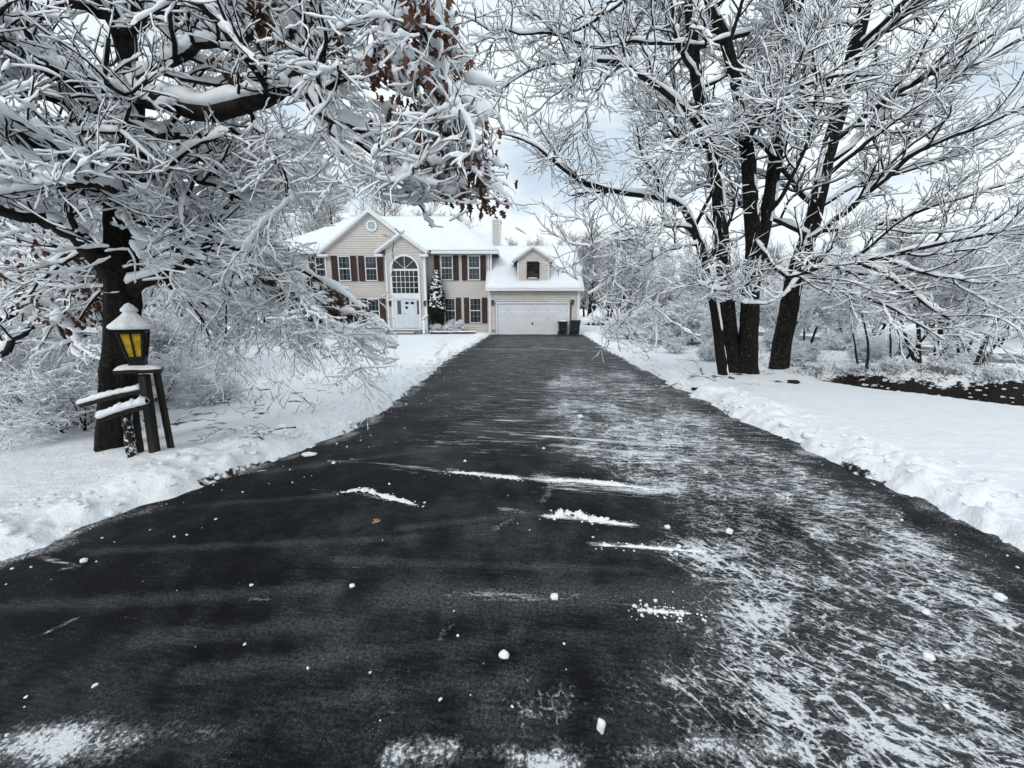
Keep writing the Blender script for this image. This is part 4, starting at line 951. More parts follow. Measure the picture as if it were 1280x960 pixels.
lt = root('leaning_tree', gp(972, 467, .1), 'single dark trunk leaning to the right behind the multi-trunk tree, limbs fanned with snow', 'tree')
Et = limb([(970, 475, 10.1), (983, 400, 10.1), (995, 339, 10.1), (1017, 273, 10.1), (1039, 175, 10.1), (1066, 71, 10.1), (1083, 0, 10.1), (1102, -120, 10.1)], [.215, .20, .185, .165, .15, .135, .115, .07], 20, .012)
trunk_mesh(lt, *Et, M['bark_clump'])
L1 = [limb([(1000, 342, 10.0), (1040, 330, 9.5), (1110, 320, 9), (1180, 305, 8.6), (1240, 290, 8.3), (1330, 262, 7.9)], [.075, .065, .055, .045, .036, .02]),
      limb([(1008, 300, 10.0), (1060, 262, 9.7), (1110, 218, 9.4), (1155, 185, 9), (1220, 160, 8.6), (1330, 110, 8.1)], [.075, .065, .055, .045, .034, .018]),
      limb([(1038, 180, 10.1), (1100, 132, 9.7), (1180, 82, 9.2), (1290, 15, 8.8)], [.07, .055, .04, .02]),
      limb([(1066, 75, 10.1), (1100, 42, 10), (1150, -5, 9.8), (1210, -70, 9.6)], [.08, .07, .06, .04]),
      limb([(1060, 326, 9.4), (1110, 345, 9.0), (1160, 382, 8.6), (1200, 405, 8.4), (1245, 424, 8.2)], [.045, .04, .032, .024, .01]),
      limb([(1012, 290, 10.1), (1080, 285, 9.6), (1160, 262, 9.1), (1240, 235, 8.7), (1330, 200, 8.3)], [.05, .045, .035, .026, .014]),
      limb([(1020, 260, 10.1), (1090, 225, 9.9), (1180, 200, 9.8), (1260, 160, 9.6), (1340, 130, 9.4)], [.05, .045, .035, .026, .014]),
      limb([(1028, 225, 10.1), (1080, 180, 9.6), (1150, 130, 9.0), (1230, 75, 8.5), (1330, 20, 8.0)], [.05, .045, .035, .026, .014]),
      limb([(998, 335, 10.0), (1040, 355, 9.5), (1090, 375, 9.0), (1140, 400, 8.6), (1180, 425, 8.3)], [.045, .04, .03, .02, .01]),
      limb([(998, 345, 9.9), (975, 372, 9.4), (940, 380, 9.0), (915, 372, 8.6)], [.04, .03, .02, .01]),
      limb([(1000, 320, 10.2), (1070, 340, 10.2), (1150, 345, 10.0), (1230, 340, 9.8), (1320, 330, 9.4)], [.05, .045, .035, .026, .014]),
      limb([(1100, 322, 9.05), (1170, 345, 8.5), (1230, 352, 8.1), (1310, 350, 7.8)], [.04, .03, .022, .012]),
      limb([(1050, 130, 10.1), (1020, 90, 9.6), (990, 60, 9.2), (965, 20, 9)], [.045, .038, .028, .014])]
P1, R1 = stack(L1, 24)
Pt, Rt = stack([Et], 20)
au = kids(Pt, Rt, 8, .35, .97, R(58), 3.6, 24, wander=.09, trop=.01, flat=1.1, ratio=.4, rmin=.02, shr=.3, sag=.06); au = keep(*au, in_view)
P1 = np.concatenate([P1, au[0]]); R1 = np.concatenate([R1, au[1]])
P2 = kids(P1, R1, 12, .15, .99, R(42), 1.7, 14, wander=.14, trop=.02, sag=.05, flat=.7, ratio=.5, rmin=.010, shr=.45, endr=.5); P2 = keep(*P2, in_view)
P3 = kids(*P2, 8, .12, 1., R(40), .76, 9, wander=.13, trop=.03, flat=.7, ratio=.6, rmin=.0065, shr=.45, endr=.6); P3 = keep(*P3, in_view)
P4 = kids(*P3, 3, .15, .95, R(42), .34, 6, wander=.13, trop=.04, flat=.9, ratio=.75, rmin=.005, shr=.3, endr=.65); P4 = keep(*P4, in_view)
P2, P3, P4 = keep(*P2, binclear), keep(*P3, binclear), keep(*P4, binclear)
crown(lt, [(P1, R1), P2, P3, P4], [8, 5, 4, 3], [.048, .031, .020, .013], [8, 6, 5, 4], M['twig'], [60, 26, 14, 7], D=(.3, -.25, 1), lumps=.35, wide=.28, sm=3, qpow=1.2)
trunk_snow(lt, Pt, Rt, (-.6, -.6, .2), 2.0, 8, .53)

# --- oak on the left
ok = root('oak_tree', gp(147, 576, .1), 'large snow-laden oak with clinging brown leaves, its trunk behind the lamp post', 'tree')
Ot = limb([(143, 585, 4.25), (148, 480, 4.25), (153, 400, 4.25), (151, 330, 4.25), (150, 270, 4.3), (160, 200, 4.3), (166, 110, 4.3), (152, 50, 4.3), (138, 0, 4.35), (122, -140, 4.45)], [.165, .155, .145, .135, .115, .10, .085, .07, .06, .04], 24, .006)
trunk_mesh(ok, *Ot, M['bark_oak'], flare=.3)
Of = limb([(164, 95, 4.3), (168, 40, 4.35), (172, 0, 4.4), (182, -120, 4.5)], [.05, .045, .04, .02], 10, .01)
L1 = [limb([(148, 355, 4.25), (120, 320, 4.1), (90, 290, 4), (60, 274, 3.9), (30, 265, 3.8), (-30, 255, 3.6), (-140, 225, 3.2)], [.095, .085, .075, .07, .065, .055, .03]),
      limb([(158, 370, 4.25), (185, 352, 4.22), (210, 340, 4.25), (245, 320, 4.3), (262, 308, 4.4), (300, 312, 4.5), (340, 325, 4.6), (390, 345, 4.7), (440, 372, 4.8), (482, 415, 4.9)], [.075, .065, .058, .05, .045, .036, .03, .022, .014, .007]),
      limb([(166, 108, 4.3), (200, 125, 4.2), (235, 134, 4.0), (280, 134, 3.9), (320, 130, 3.8), (350, 112, 3.7), (382, 118, 3.6), (420, 148, 3.5), (460, 168, 3.45), (510, 182, 3.4), (560, 192, 3.35), (605, 212, 3.3)], [.09, .088, .085, .075, .065, .055, .045, .035, .028, .02, .014, .008], 26),
      limb([(345, 115, 3.7), (378, 75, 3.6), (390, 30, 3.5), (375, -30, 3.4)], [.04, .035, .03, .02]),
      limb([(382, 118, 3.6), (440, 92, 3.4), (500, 78, 3.2), (545, 92, 3.1), (590, 130, 3.0)], [.035, .028, .02, .014, .007]),
      limb([(390, -40, 3.5), (440, 5, 3.3), (490, 25, 3.15), (525, 40, 3.05), (550, 75, 3.0)], [.034, .028, .02, .014, .007]),
      limb([(400, 132, 3.55), (425, 172, 3.5), (445, 212, 3.45), (475, 240, 3.4), (520, 255, 3.35)], [.026, .022, .017, .012, .006]),
      limb([(470, 170, 3.45), (500, 210, 3.4), (520, 250, 3.35), (540, 285, 3.3)], [.018, .014, .01, .006]),
      limb([(300, 133, 3.85), (330, 170, 3.9), (355, 215, 4.0), (370, 262, 4.1)], [.024, .018, .012, .007]),
      limb([(262, 308, 4.4), (300, 345, 4.45), (335, 378, 4.55), (370, 395, 4.6)], [.03, .024, .016, .008]),
      limb([(200, 345, 4.25), (230, 365, 4.5), (270, 385, 4.8), (310, 405, 5.1)], [.03, .024, .016, .008]),
      limb([(330, 322, 4.58), (380, 370, 4.5), (410, 405, 4.45), (440, 430, 4.4)], [.022, .018, .012, .006]),
      limb([(157, 240, 4.25), (100, 212, 3.7), (40, 172, 3.2), (-70, 110, 2.7)], [.06, .05, .04, .02]),
      limb([(163, 150, 4.25), (100, 112, 3.7), (20, 62, 3.3), (-90, 0, 2.9)], [.06, .05, .04, .02]),
      limb([(155, 215, 4.25), (110, 160, 3.9), (60, 120, 3.6), (-20, 80, 3.3), (-100, 60, 3.0)], [.05, .04, .03, .025, .015]),
      limb([(152, 260, 4.2), (150, 245, 3.8), (130, 235, 3.4), (80, 225, 3.0), (0, 215, 2.7)], [.05, .045, .036, .026, .014]),
      limb([(162, 190, 4.3), (220, 210, 4.25), (275, 235, 4.2), (330, 262, 4.2)], [.045, .036, .026, .012]),
      limb([(165, 120, 4.3), (215, 75, 4.1), (275, 55, 4.0), (340, 45, 3.9), (410, 60, 3.8)], [.05, .04, .03, .02, .01]),
      limb([(152, 45, 4.3), (220, 10, 4.1), (300, -10, 3.9), (380, 0, 3.7)], [.05, .04, .03, .016]),
      limb([(164, 160, 4.3), (205, 165, 4.5), (260, 170, 4.9), (320, 190, 5.4), (380, 225, 5.8)], [.05, .04, .03, .02, .01]),
      limb([(155, 280, 4.3), (190, 275, 4.5), (235, 275, 4.8), (280, 290, 5.2)], [.04, .034, .024, .012]),
      limb([(150, 300, 4.3), (110, 310, 4.6), (60, 330, 5.0), (0, 350, 5.4)], [.05, .04, .03, .02]),
      limb([(152, 340, 4.35), (175, 330, 4.9), (215, 335, 5.5), (270, 350, 6.2), (330, 372, 6.8)], [.05, .04, .03, .02, .01]),
      limb([(145, 25, 4.3), (80, 0, 4.0), (10, -20, 3.8), (-80, -40, 3.6)], [.05, .04, .03, .02]),
      limb([(150, 270, 4.3), (165, 285, 4.0), (180, 300, 3.7), (175, 325, 3.5)], [.03, .024, .018, .008]), Of]
P1, R1 = stack(L1, 26)
au = kids(*stack([Ot], 26), 6, .45, .97, R(62), 2.3, 26, wander=.09, trop=-.004, flat=1.1, ratio=.42, rmin=.018, shr=.3, sag=.04); au = keep(*au, in_view)
P1 = np.concatenate([P1, au[0]]); R1 = np.concatenate([R1, au[1]])
P2 = kids(P1, R1, 13, .16, .99, R(42), 1.1, 14, wander=.10, trop=-.006, flat=.75, ratio=.5, rmin=.008, shr=.4, endr=.5); P2 = keep(*P2, in_view)
P3 = kids(*P2, 7, .12, 1., R(38), .52, 9, wander=.13, trop=-.008, flat=.75, ratio=.55, rmin=.0042, shr=.4, endr=.6); P3 = keep(*P3, in_view)
P4 = kids(*P3, 5, .12, .97, R(38), .23, 7, wander=.13, trop=-.01, flat=.9, ratio=.7, rmin=.0026, shr=.3, endr=.65); P4 = keep(*P4, in_view)
def gapclear(P):
    u, v, z = proj(P); m = (u > 548 + .37 * np.clip(v, -200, 260) + rng.normal(0, 14, (len(P), 1))).any(1) | ((u > 500) & (v > 300)).any(1)
    hz = ((u > 398) & (u < 640) & (v > 258) & (v < 345 + (u - 400) * .72)) | ((u > 350) & (u < 400) & (v > 266) & (v < 300))
    m |= hz.any(1) & (rng.random(len(P)) > .03)
    lv = np.interp(u, [-40, 30, 60, 90, 120, 148], [256, 264, 273, 291, 320, 352])
    fr = ((u < 148) & (np.abs(v - lv - 4) < 20) & (P[..., 1] < 4.0)).any(1) | ((u > 128) & (u < 176) & (v > 268) & (v < 400) & (P[..., 1] < 4.2)).any(1) | ((u > 160) & (u < 262) & (np.abs(v - np.interp(u, [160, 200, 262], [368, 344, 310])) < 12) & (P[..., 1] < 4.25)).any(1)
    fr |= ((u > 225) & (u < 345) & (np.abs(v - 134) < 13) & (P[..., 1] < 3.9)).any(1)
    m |= fr & (rng.random(len(P)) > .22)
    m |= ((u > 122) & (u < 205) & (v > 378) & (v < 475) & (P[..., 1] < 4.25)).any(1)
    return ~m
P2, P3, P4 = keep(*P2, gapclear), keep(*P3, gapclear), keep(*P4, gapclear)
P1, R1 = keep(P1, R1, lambda P: ~((proj(P)[0] > 640).any(1)))
crown(ok, [(P1, R1), P2, P3, P4], [9, 6, 4, 3], [.054, .034, .0165, .0098], [9, 7, 6, 5], M['twig'], [80, 34, 18, 9], D=(.05, -.1, 1), lumps=.32, wide=.22, sm=2)
# leaves and clumps of snow caught on them
tips = np.concatenate([P3[0][:, -1], P3[0][:, 4], P4[0][:, -1], P4[0][:, 2]])
cent = [(at(575, 175, 3.3), .42), (at(520, 130, 3.25), .38), (at(545, 50, 3.05), .42), (at(600, 225, 3.3), .28), (at(500, 20, 3.1), .35), (at(345, 30, 3.6), .16), (at(400, 55, 3.5), .18), (at(278, 95, 4.0), .14), (at(395, 375, 4.75), .28), (at(430, 365, 4.8), .3), (at(340, 345, 4.6), .2), (at(0, 165, 3.1), .16), (at(100, 180, 3.6), .12), (at(70, 320, 4.8), .5), (at(100, 390, 5), .5), (at(230, 290, 4.6), .3)]
def leafset(n_each, jit):
    C = []
    for (c, r_), n in zip(cent, n_each):
        d = np.linalg.norm(tips - np.array(c), axis=1); idx = np.where(d < r_)[0]
        if len(idx): C.append(tips[rng.choice(idx, n)] + rng.normal(0, jit, (n, 3)))
    return np.concatenate(C)
C = leafset([260, 230, 150, 90, 170, 120, 70, 40, 260, 240, 110, 60, 26, 220, 220, 90], .045); C[:, 2] -= .025
V, Q = leaves(C, .066); mesh_np('dead_leaves', V, Q, M['leaf'], ok)
C = leafset([34, 30, 22, 10, 16, 4, 5, 2, 14, 14, 6, 5, 5, 8, 8, 6], .02); C[:, 2] += .02
V, T = blobs(C, rng.uniform(.028, .062, len(C)), amp=.32, squash=.8, along=rng.normal(0, 1, (len(C), 3)) * np.array([1, 1, .6]))
k = rng.choice(len(P3[0]), 420); pk = P3[0][k, 3]; 
V2, T2 = blobs(pk + np.array([0, 0, .012]), rng.uniform(.016, .034, len(pk)), amp=.3, squash=.8, along=P3[0][k, 4] - P3[0][k, 2])
mesh_np('snow_clump', np.vstack([V, V2]), np.zeros((0, 4), int), M['twig_snow'], ok, T=np.vstack([T, T2 + len(V)]))['kind'] = 'stuff'

# --- shrubs, saplings and background trees: prototypes in local space, then copies
def proto_tree(name, h, r, nl, lspec, label, cat, group, twig, snow_s, seed_up=.05, stems=1, kid=(9, 7, 4), lens=(.34, .42, .45), dens=(20, 9, 5, 4), lean=.05, trop=.03, leaf=0, ks=(6, 4, 3, 3), snow_m=None, crown_lo=.25, rough=.06, splay=.25, lumps=.45, wide=.7, rmin=.012, bk=None, clump=0, csize=(.05, .12)):
    t = root(name, (0, 0, 0), label, cat, group)
    tr = []
    for s in range(stems):
        a = rng.uniform(0, 6.28); sp = splay * (stems > 1)
        b = np.array([.12 * math.cos(a) * (stems > 1), .12 * math.sin(a) * (stems > 1), -.15])
        P = [b]; d = nrm(np.array([sp * math.cos(a), sp * math.sin(a), 1.0]) + rng.normal(0, lean, 3)); hh = h * (rng.uniform(.75, 1) if stems > 1 else 1)
        for k in range(11): d = nrm(d + rng.normal(0, rough, 3) + np.array([0, 0, seed_up])); P.append(P[-1] + d * hh / 11)
        tr.append((np.array(P), np.linspace(r, r * .18, 12) * (1 if s == 0 else .8)))
    Pt, Rt = stack(tr, 20)
    V, Q = tube(Pt, Rt, 8, .05); mesh_np('trunk', V, Q, bk or M['bark_clump'], t)
    a1 = kids(Pt, Rt, nl, crown_lo, .98, R(48), h * lens[0], 12, wander=.1, trop=trop, flat=1.1, ratio=.5, rmin=rmin, shr=.55)
    a2 = kids(*a1, kid[0], .15, 1., R(42), h * lens[0] * lens[1], 7, wander=.13, trop=trop, flat=.9, ratio=.55, rmin=rmin * .7, shr=.45)
    a3 = kids(*a2, kid[1], .15, 1., R(42), h * lens[0] * lens[1] * lens[2], 4, wander=.15, trop=trop, flat=.9, ratio=.65, rmin=rmin * .5, shr=.35)
    lv = [(Pt, Rt), a1, a2, a3]
    if kid[2]: lv.append(kids(*a3, kid[2], .2, 1., R(40), h * lens[0] * lens[1] * lens[2] * .5, 3, wander=.15, trop=trop, flat=.9, ratio=.7, rmin=rmin * .35, shr=.3))
    w, s = Acc(), Acc()
    for i, (P, Rr) in enumerate(lv):
        if i: w.add(tube(P, Rr, ks[min(i, 3)] if i < 4 else 3))
        ss = snow_s[min(i, len(snow_s) - 1)]
        if ss and i: s.add(snowtube(*densify(P, Rr, dens[min(i, 3)]), ss, 5 if i < 3 else 4, lump_=lumps, wide=wide))
    w.build('crown', twig, t)
    if s.n: s.build('snow_cover', snow_m or M['twig_snow'], t)
    if clump:
        tp = np.concatenate([a2[0][:, -1], a1[0][:, -2]]); C = tp[rng.choice(len(tp), clump)]
        V, T = blobs(C + np.array([0, 0, .02]), rng.uniform(*csize, clump), amp=.35, squash=.6, along=rng.normal(0, 1, (clump, 3)) * np.array([1, 1, .2])); mesh_np('snow_clump', V, np.zeros((0, 4), int), M['twig_snow'], t, T=T)['kind'] = 'stuff'
    if leaf:
        tp = a3[0][:, -1]; C = tp[rng.choice(len(tp), leaf)] + rng.normal(0, .03, (leaf, 3)); V, Q = leaves(C, .11); mesh_np('dead_leaves', V, Q, M['leaf'], t)
    return t
def clone(src, loc, rz, sc, label=None, group=None):
    c = src.copy(); col.objects.link(c)
    for ch in src.children:
        d = ch.copy(); d.parent = c; col.objects.link(d)
        for g2 in ch.children:
            e = g2.copy(); e.parent = d; col.objects.link(e)
    c.location = loc; c.rotation_euler = (0, 0, rz); c.scale = (sc, sc, sc) if not isinstance(sc, tuple) else sc
    if label: c['label'] = label
    if group: c['group'] = group
    return c
used = set()
def place(src, x, y, rz, sc, label=None, group=None, dz=0.):
    z = float(H(np.array([float(x)]), np.array([float(y)]))[0]) - .02 + dz
    if src.name not in used:
        used.add(src.name); src.location = (x, y, z); src.rotation_euler = (0, 0, rz); src.scale = (sc, sc, sc) if not isinstance(sc, tuple) else sc
        if label: src['label'] = label
        if group: src['group'] = group
        return src
    return clone(src, (x, y, z), rz, sc, label, group)
GW = 'bare grey trees of the woods behind the house'
LW = 'bare grey dusted tree standing in the woods behind the house'
wood = [proto_tree('bare_tree', 12, .2, 22, None, LW, 'tree', GW, M['far_twig'], [0, .018, .012, .007], kid=(9, 6, 3), trop=.05, rmin=.03, lens=(.36, .4, .42), dens=(12, 8, 5, 3)) for _ in range(3)]
tall = proto_tree('slender_tree', 12, .13, 16, None, LW, 'tree', GW, M['brown_twig'], [0, .016, .012, .0], kid=(8, 6, 3), trop=.12, rmin=.022, lens=(.34, .45, .5), dens=(12, 8, 5, 3), crown_lo=.35)
spots = [(-33, 40), (-29.5, 37), (-26, 43), (-22.5, 39), (-19.5, 45), (-17.5, 41), (-15, 47), (-13, 43.5), (-10.5, 49), (-24, 52), (-19, 56), (-30, 54), (-36, 47), (-13.5, 57)]
for i, (x, y) in enumerate(spots):
    place(wood[i % 3] if i % 4 != 3 else tall, x, y, i * 1.7, .85 + .3 * ((i * 37) % 10) / 10, LW, GW)
for i, (x, y, s) in enumerate(((-8, 52, .95), (-6.2, 47, .9), (-4.6, 46, .62), (-3.4, 49, .66), (-5.5, 56, .8))): place(tall, x, y, i * 2.1, s, 'slender bare tree rising above the main roof between gable and chimney', 'slender bare trees above the main roof')
LR = 'snow-covered bare tree in the woods past the garage and the far lawn'
GR_ = 'snowy trees of the woods past the garage'
snowt = [proto_tree('snowy_tree', 9, .17, 20, None, LR, 'tree', GR_, M['far_twig'], [0, .04, .028, .018], kid=(9, 7, 3), trop=.02, rmin=.022, lens=(.42, .42, .42), dens=(14, 8, 5, 3), crown_lo=.15) for _ in range(2)]
for i, (x, y, s) in enumerate(((9, 48, .9), (13, 55, 1.0), (17, 50, .9), (20, 58, 1.05), (24, 52, .9), (11, 62, 1.0), (16, 66, 1.1), (28, 60, 1.0), (33, 54, .9), (38, 62, 1.0), (22, 70, 1.1), (30, 74, 1.1), (6.5, 56, .85), (8, 66, .9), (43, 55, .9), (48, 66, 1.), (14, 43, .62), (19, 44, .66))):
    place(snowt[i % 2], x, y, i * 2.3, s, LR, GR_)
LG = 'bare dark tree showing just above the garage ridge'
for i, (x, y, s) in enumerate(((-.5, 44, .66), (1.8, 46, .68), (4.0, 44.5, .66), (6.2, 45, .72), (8.2, 43, .70), (9.6, 47, .8), (11.5, 45, .72), (13.8, 48, .8))): place(wood[i % 3], x, y, i * 1.9, s, LG, 'dark bare trees behind the garage')
LB = 'bare brown tree of the thicket beyond the side street'
for i, (x, y, s) in enumerate(((34, 29, .52), (37, 31, .58), (40, 30, .6), (32, 34, .6), (44, 34, .62), (29, 38, .62), (36, 39, .68), (48, 38, .7), (26, 41, .62), (52, 33, .6), (41, 25, .52), (46, 28, .56))): place(tall if i % 2 else wood[i % 3], x, y, i * 1.3, s, LB, 'bare trees beyond the side street')
# far woods that read as one mass
n = 3200; x = np.concatenate([rng.uniform(-170, 190, n)]); yy = 105 + rng.uniform(0, 30, n) - .0012 * x * x + 5; hh = rng.uniform(4, 9.5, n) * (1 + .25 * np.sin(x * .11) + .15 * np.sin(x * .31))
P = np.stack([x, yy, np.full(n, 1.0)], 1)[:, None] + np.linspace(0, 1, 4)[None, :, None] * np.stack([rng.normal(0, .8, n), 0 * x, hh], 1)[:, None]
Rr = np.repeat((np.linspace(.22, .06, 4) * .8)[None], n, 0)
w = Acc(); w.add(tube(P, Rr, 3)); b1 = kids(P, Rr, 7, .25, 1., R(38), 3.0, 4, wander=.15, trop=.15, ratio=.6, rmin=.05, flat=1.2); w.add(tube(*b1, 3)); b2 = kids(*b1, 4, .2, 1., R(38), 1.4, 3, trop=.1, ratio=.7, rmin=.035, flat=1.2); w.add(tube(*b2, 3))
tag(w.build('distant_woods', mat('hazy_woods', (.09, .085, .09), (.13, .125, .13), scale=.3, rough=.95), None), 'grey far-off woods along the horizon beyond the snowy field', None, None, 'stuff')

# shrubs
SB = [proto_tree('snowy_shrub', 1.6, .03, 9, None, 'snow-buried bush', 'shrub', None, M['brown_twig'], [0, .04, .03, .022], stems=6, clump=110, csize=(.03, .085), kid=(7, 5, 2), lens=(.6, .5, .5), trop=.0, splay=.9, crown_lo=.08, rmin=.006, dens=(10, 7, 5, 4), lumps=.5, wide=.9) for _ in range(2)]
GB = 'snow-buried bushes along the right lawn'
for i, (x, y, s, lb) in enumerate(((6.7, 22.2, 1.05, 'snow-buried bush farthest up the right lawn, below the far trees'), (7.6, 20.0, 1.25, 'largest snow-buried bush on the right lawn, left of the multi-trunk tree'), (8.9, 18.2, 1.15, 'snow-buried bush directly behind the multi-trunk tree'), (7.1, 18.3, .72, 'low snow-buried bush at the front edge of the row on the right lawn'), (8.4, 22.6, 1.2, 'tall snow-buried bush at the back of the row on the right lawn'), (8.6, 16.6, .7, 'low snowy bush with dark base just left of the multi-trunk trunks'))):
    place(SB[i % 2], x, y, i * 1.9, s, lb, GB)
SB3 = [proto_tree('bare_brush', 1.6, .028, 9, None, 'bare brush', 'shrub', None, M['twig'], [0, .028, .021, .014], stems=7, kid=(7, 5, 1), lens=(.65, .5, .5), trop=-.01, splay=1.0, crown_lo=.08, rmin=.006, dens=(14, 9, 6, 4), lumps=.4, wide=.4) for _ in range(2)]
GT = 'snowy brush behind the oak'
for i, (x, y, s, lb) in enumerate(((-5.6, 5.0, .62, 'tangled snowy brush left of the oak trunk, nearest the camera'), (-6.6, 5.4, .8, 'tangled snowy brush at the left edge behind the oak'), (-5.9, 6.4, .58, 'tangled snowy brush just behind the oak trunk'), (-4.75, 6.4, .36, 'low twiggy snow-dusted shrub right of the lamp post'), (-7.6, 6.8, 1.1, 'tall snowy brush far behind the left rail'), (-7.6, 8.2, .95, 'snowy brush beyond the oak under its lower limbs'), (-8.5, 5.6, 1.1, 'snowy brush cut by the left frame edge'))):
    place(SB3[i % 2], x, y, i * 1.3 + .4, s, lb, GT)
for i, (x, y, s, lb) in enumerate(((10.2, 33, .55, 'round snow-buried shrub by the garage corner'), (11.3, 41, .8, 'small snowy shrub beside the far dark trunk'), (14.5, 36, .8, 'snowy shrub in the gap behind the bush row'))): place(SB[i % 2], x, y, i * 2.2, s, lb, 'snowy shrubs past the garage')
place(SB[0], -3.9, 27.5, 1.0, .55, 'small bare snow-dusted shrub in the bed under the ground-floor windows', 'bed shrubs'); place(SB[1], -4.9, 27.3, 2.0, .45, 'small bare shrub at the foot of the narrow evergreen', 'bed shrubs')
US = [proto_tree('understory_tree', 4.5, .07, 14, None, 'snowy understory tree', 'tree', None, M['twig'], [0, .04, .028, .02], stems=2, clump=70, csize=(.04, .1), kid=(9, 6, 2), lens=(.42, .45, .45), trop=.0, splay=.3, crown_lo=.15, rmin=.008, leaf=260, dens=(14, 9, 6, 4)) for _ in range(2)]
lbk = root('understory_tree', tuple(at(-30, 470, 5.2)), 'low snow-loaded limbs of a bent tree at the left edge, left of the oak trunk', 'tree')
Lb = [limb([(-60, 420, 4.9), (-10, 402, 4.9), (25, 385, 4.9), (58, 380, 4.9), (74, 402, 4.85), (90, 438, 4.8), (112, 455, 4.7)], [.05, .05, .048, .045, .04, .03, .015]),
      limb([(-40, 470, 4.8), (5, 440, 4.8), (35, 412, 4.85), (60, 384, 4.9)], [.04, .038, .034, .03]), limb([(-50, 330, 5.0), (0, 345, 5.0), (45, 362, 4.95), (72, 400, 4.85)], [.03, .03, .028, .024]),
      limb([(60, 382, 4.9), (82, 400, 4.8), (100, 432, 4.7), (128, 450, 4.6), (140, 452, 4.5)], [.03, .026, .022, .016, .008])]
Pl, Rl = stack(Lb, 24)
b2 = kids(Pl, Rl, 11, .05, .98, R(48), .5, 10, wander=.12, flat=1.0, ratio=.45, rmin=.007); b3 = kids(*b2, 6, .15, 1, R(40), .24, 6, wander=.12, rmin=.004); b2 = keep(*b2, gapclear); b3 = keep(*b3, gapclear)
crown(lbk, [(Pl, Rl), b2, b3], [8, 5, 4], [.05, .026, .015], [8, 6, 5], M['twig'], [60, 20, 10], lumps=.3, wide=.35, sm=2)
GU = 'snowy understory trees behind the oak'
for i, (x, y, s, lb) in enumerate(((-8.0, 8.2, .9, 'brown-leaved understory tree behind the oak trunk'), (-10.5, 8.8, 1.0, 'brown-leaved understory tree at the left edge'), (-9.4, 12, 1.1, 'understory tree between the oak and the lawn'), (-13, 12.5, 1.2, 'understory tree deep behind the left limb'), (-12.6, 18, 1.3, 'understory tree at the far left of the lawn'), (-16, 16, 1.3, 'understory tree beyond the left brush'), (-14.5, 24, 1.3, 'understory tree near the left end of the house'), (-18.5, 23, 1.4, 'understory tree left of the house'), (-17.5, 29.5, 1.4, 'understory tree hiding the left house corner'))):
    place(US[i % 2], x, y, i * 1.1, s, lb, GU)
GS = 'small bare saplings on the ditch bank'
SP = proto_tree('sapling', 2.9, .058, 6, None, 'snowy sapling', 'sapling', None, M['brown_twig'], [0, .035, .025, .017], stems=4, kid=(6, 5, 2), lens=(.42, .5, .45), trop=.0, splay=.45, crown_lo=.5, rmin=.009, leaf=30, bk=M['sap_bark'], dens=(14, 9, 6, 4))
SP2 = proto_tree('sapling', 2.5, .04, 6, None, 'snowy sapling', 'sapling', None, M['brown_twig'], [0, .03, .022, .016], stems=2, kid=(6, 5, 2), lens=(.4, .5, .45), trop=.02, splay=.25, crown_lo=.5, rmin=.007, bk=M['sap_bark'], dens=(14, 9, 6, 4))
for s_, x, y, sc, lb in ((SP, 10.3, 9.9, 1.0, 'sapling with several spreading dark stems on the ditch bank'), (SP2, 8.55, 9.6, .85, 'thin upright pale sapling on the ditch bank, nearest the leaning trunk'), (SP2, 9.35, 9.7, .9, 'forked twiggy sapling in the middle of the ditch bank'), (SP, 11.9, 10.3, .85, 'sapling at the right frame edge on the ditch bank')):
    place(s_, x, y, x * 2, sc, lb, GS)
for i, (x, y, s, lb) in enumerate(((13.3, 18, .75, 'brown-leaved shrub by the side street behind the saplings'), (15.0, 23, .9, 'brown-leaved shrub at the edge of the side street, farther up'), (20.5, 17, .9, 'snowy tree across the side street'), (22.5, 21, 1.0, 'snowy tree across the side street behind the saplings'), (11.8, 23, .75, 'brown-leaved shrub between the bush row and the street'), (25.0, 17, 1.0, 'snowy tree across the side street near the right frame edge'), (20.2, 27, 1.1, 'snowy tree far up the side street'), (16.5, 31, .9, 'snowy tree where the side street fades away'), (11.2, 16.6, .5, 'low brown-leaved bush behind the leaning trunk'), (12.6, 18.6, .6, 'brown-leaved bush left of the side street, second row'), (13.8, 16.4, .5, 'low brown-leaved bush close to the side street'), (10.4, 19.5, .6, 'brown-leaved bush between the two big trees'),
                                  (23.5, 26, 1.1, 'tall snowy tree of the second row across the side street'), (27, 22, 1.1, 'snowy tree at the back across the side street'), (29, 28, 1.2, 'snowy tree farthest back across the side street'), (20.0, 22.5, .9, 'snowy tree on the far kerb of the side street'), (25, 31, 1.2, 'snowy tree in front of the brown thicket'), (31, 20, 1.1, 'snowy tree across the side street cut by the frame edge'), (18.0, 36, 1.2, 'snowy tree beyond the end of the side street'), (13.5, 30, 1.0, 'snowy tree behind the bush row on the right'))):
    place(US[i % 2], x, y, i * 1.7, s, lb, 'trees and shrubs along the side street')
# ditch bank brush: low twigs overhanging the dark cut
for i, a_ in enumerate(np.arange(.2, 7.0, .7)):
    qo = 1.1 + .55 * ((i * 7) % 5) / 5; x = 6.75 + .84 * qo + .54 * a_; y = 8.6 + .54 * qo - .84 * a_
    place(SB[i % 2], float(x), float(y), i * 1.9, .17 + .05 * (i % 3), 'low snowy brush lining the far lip of the ditch', 'low brush along the ditch lip', -.05)

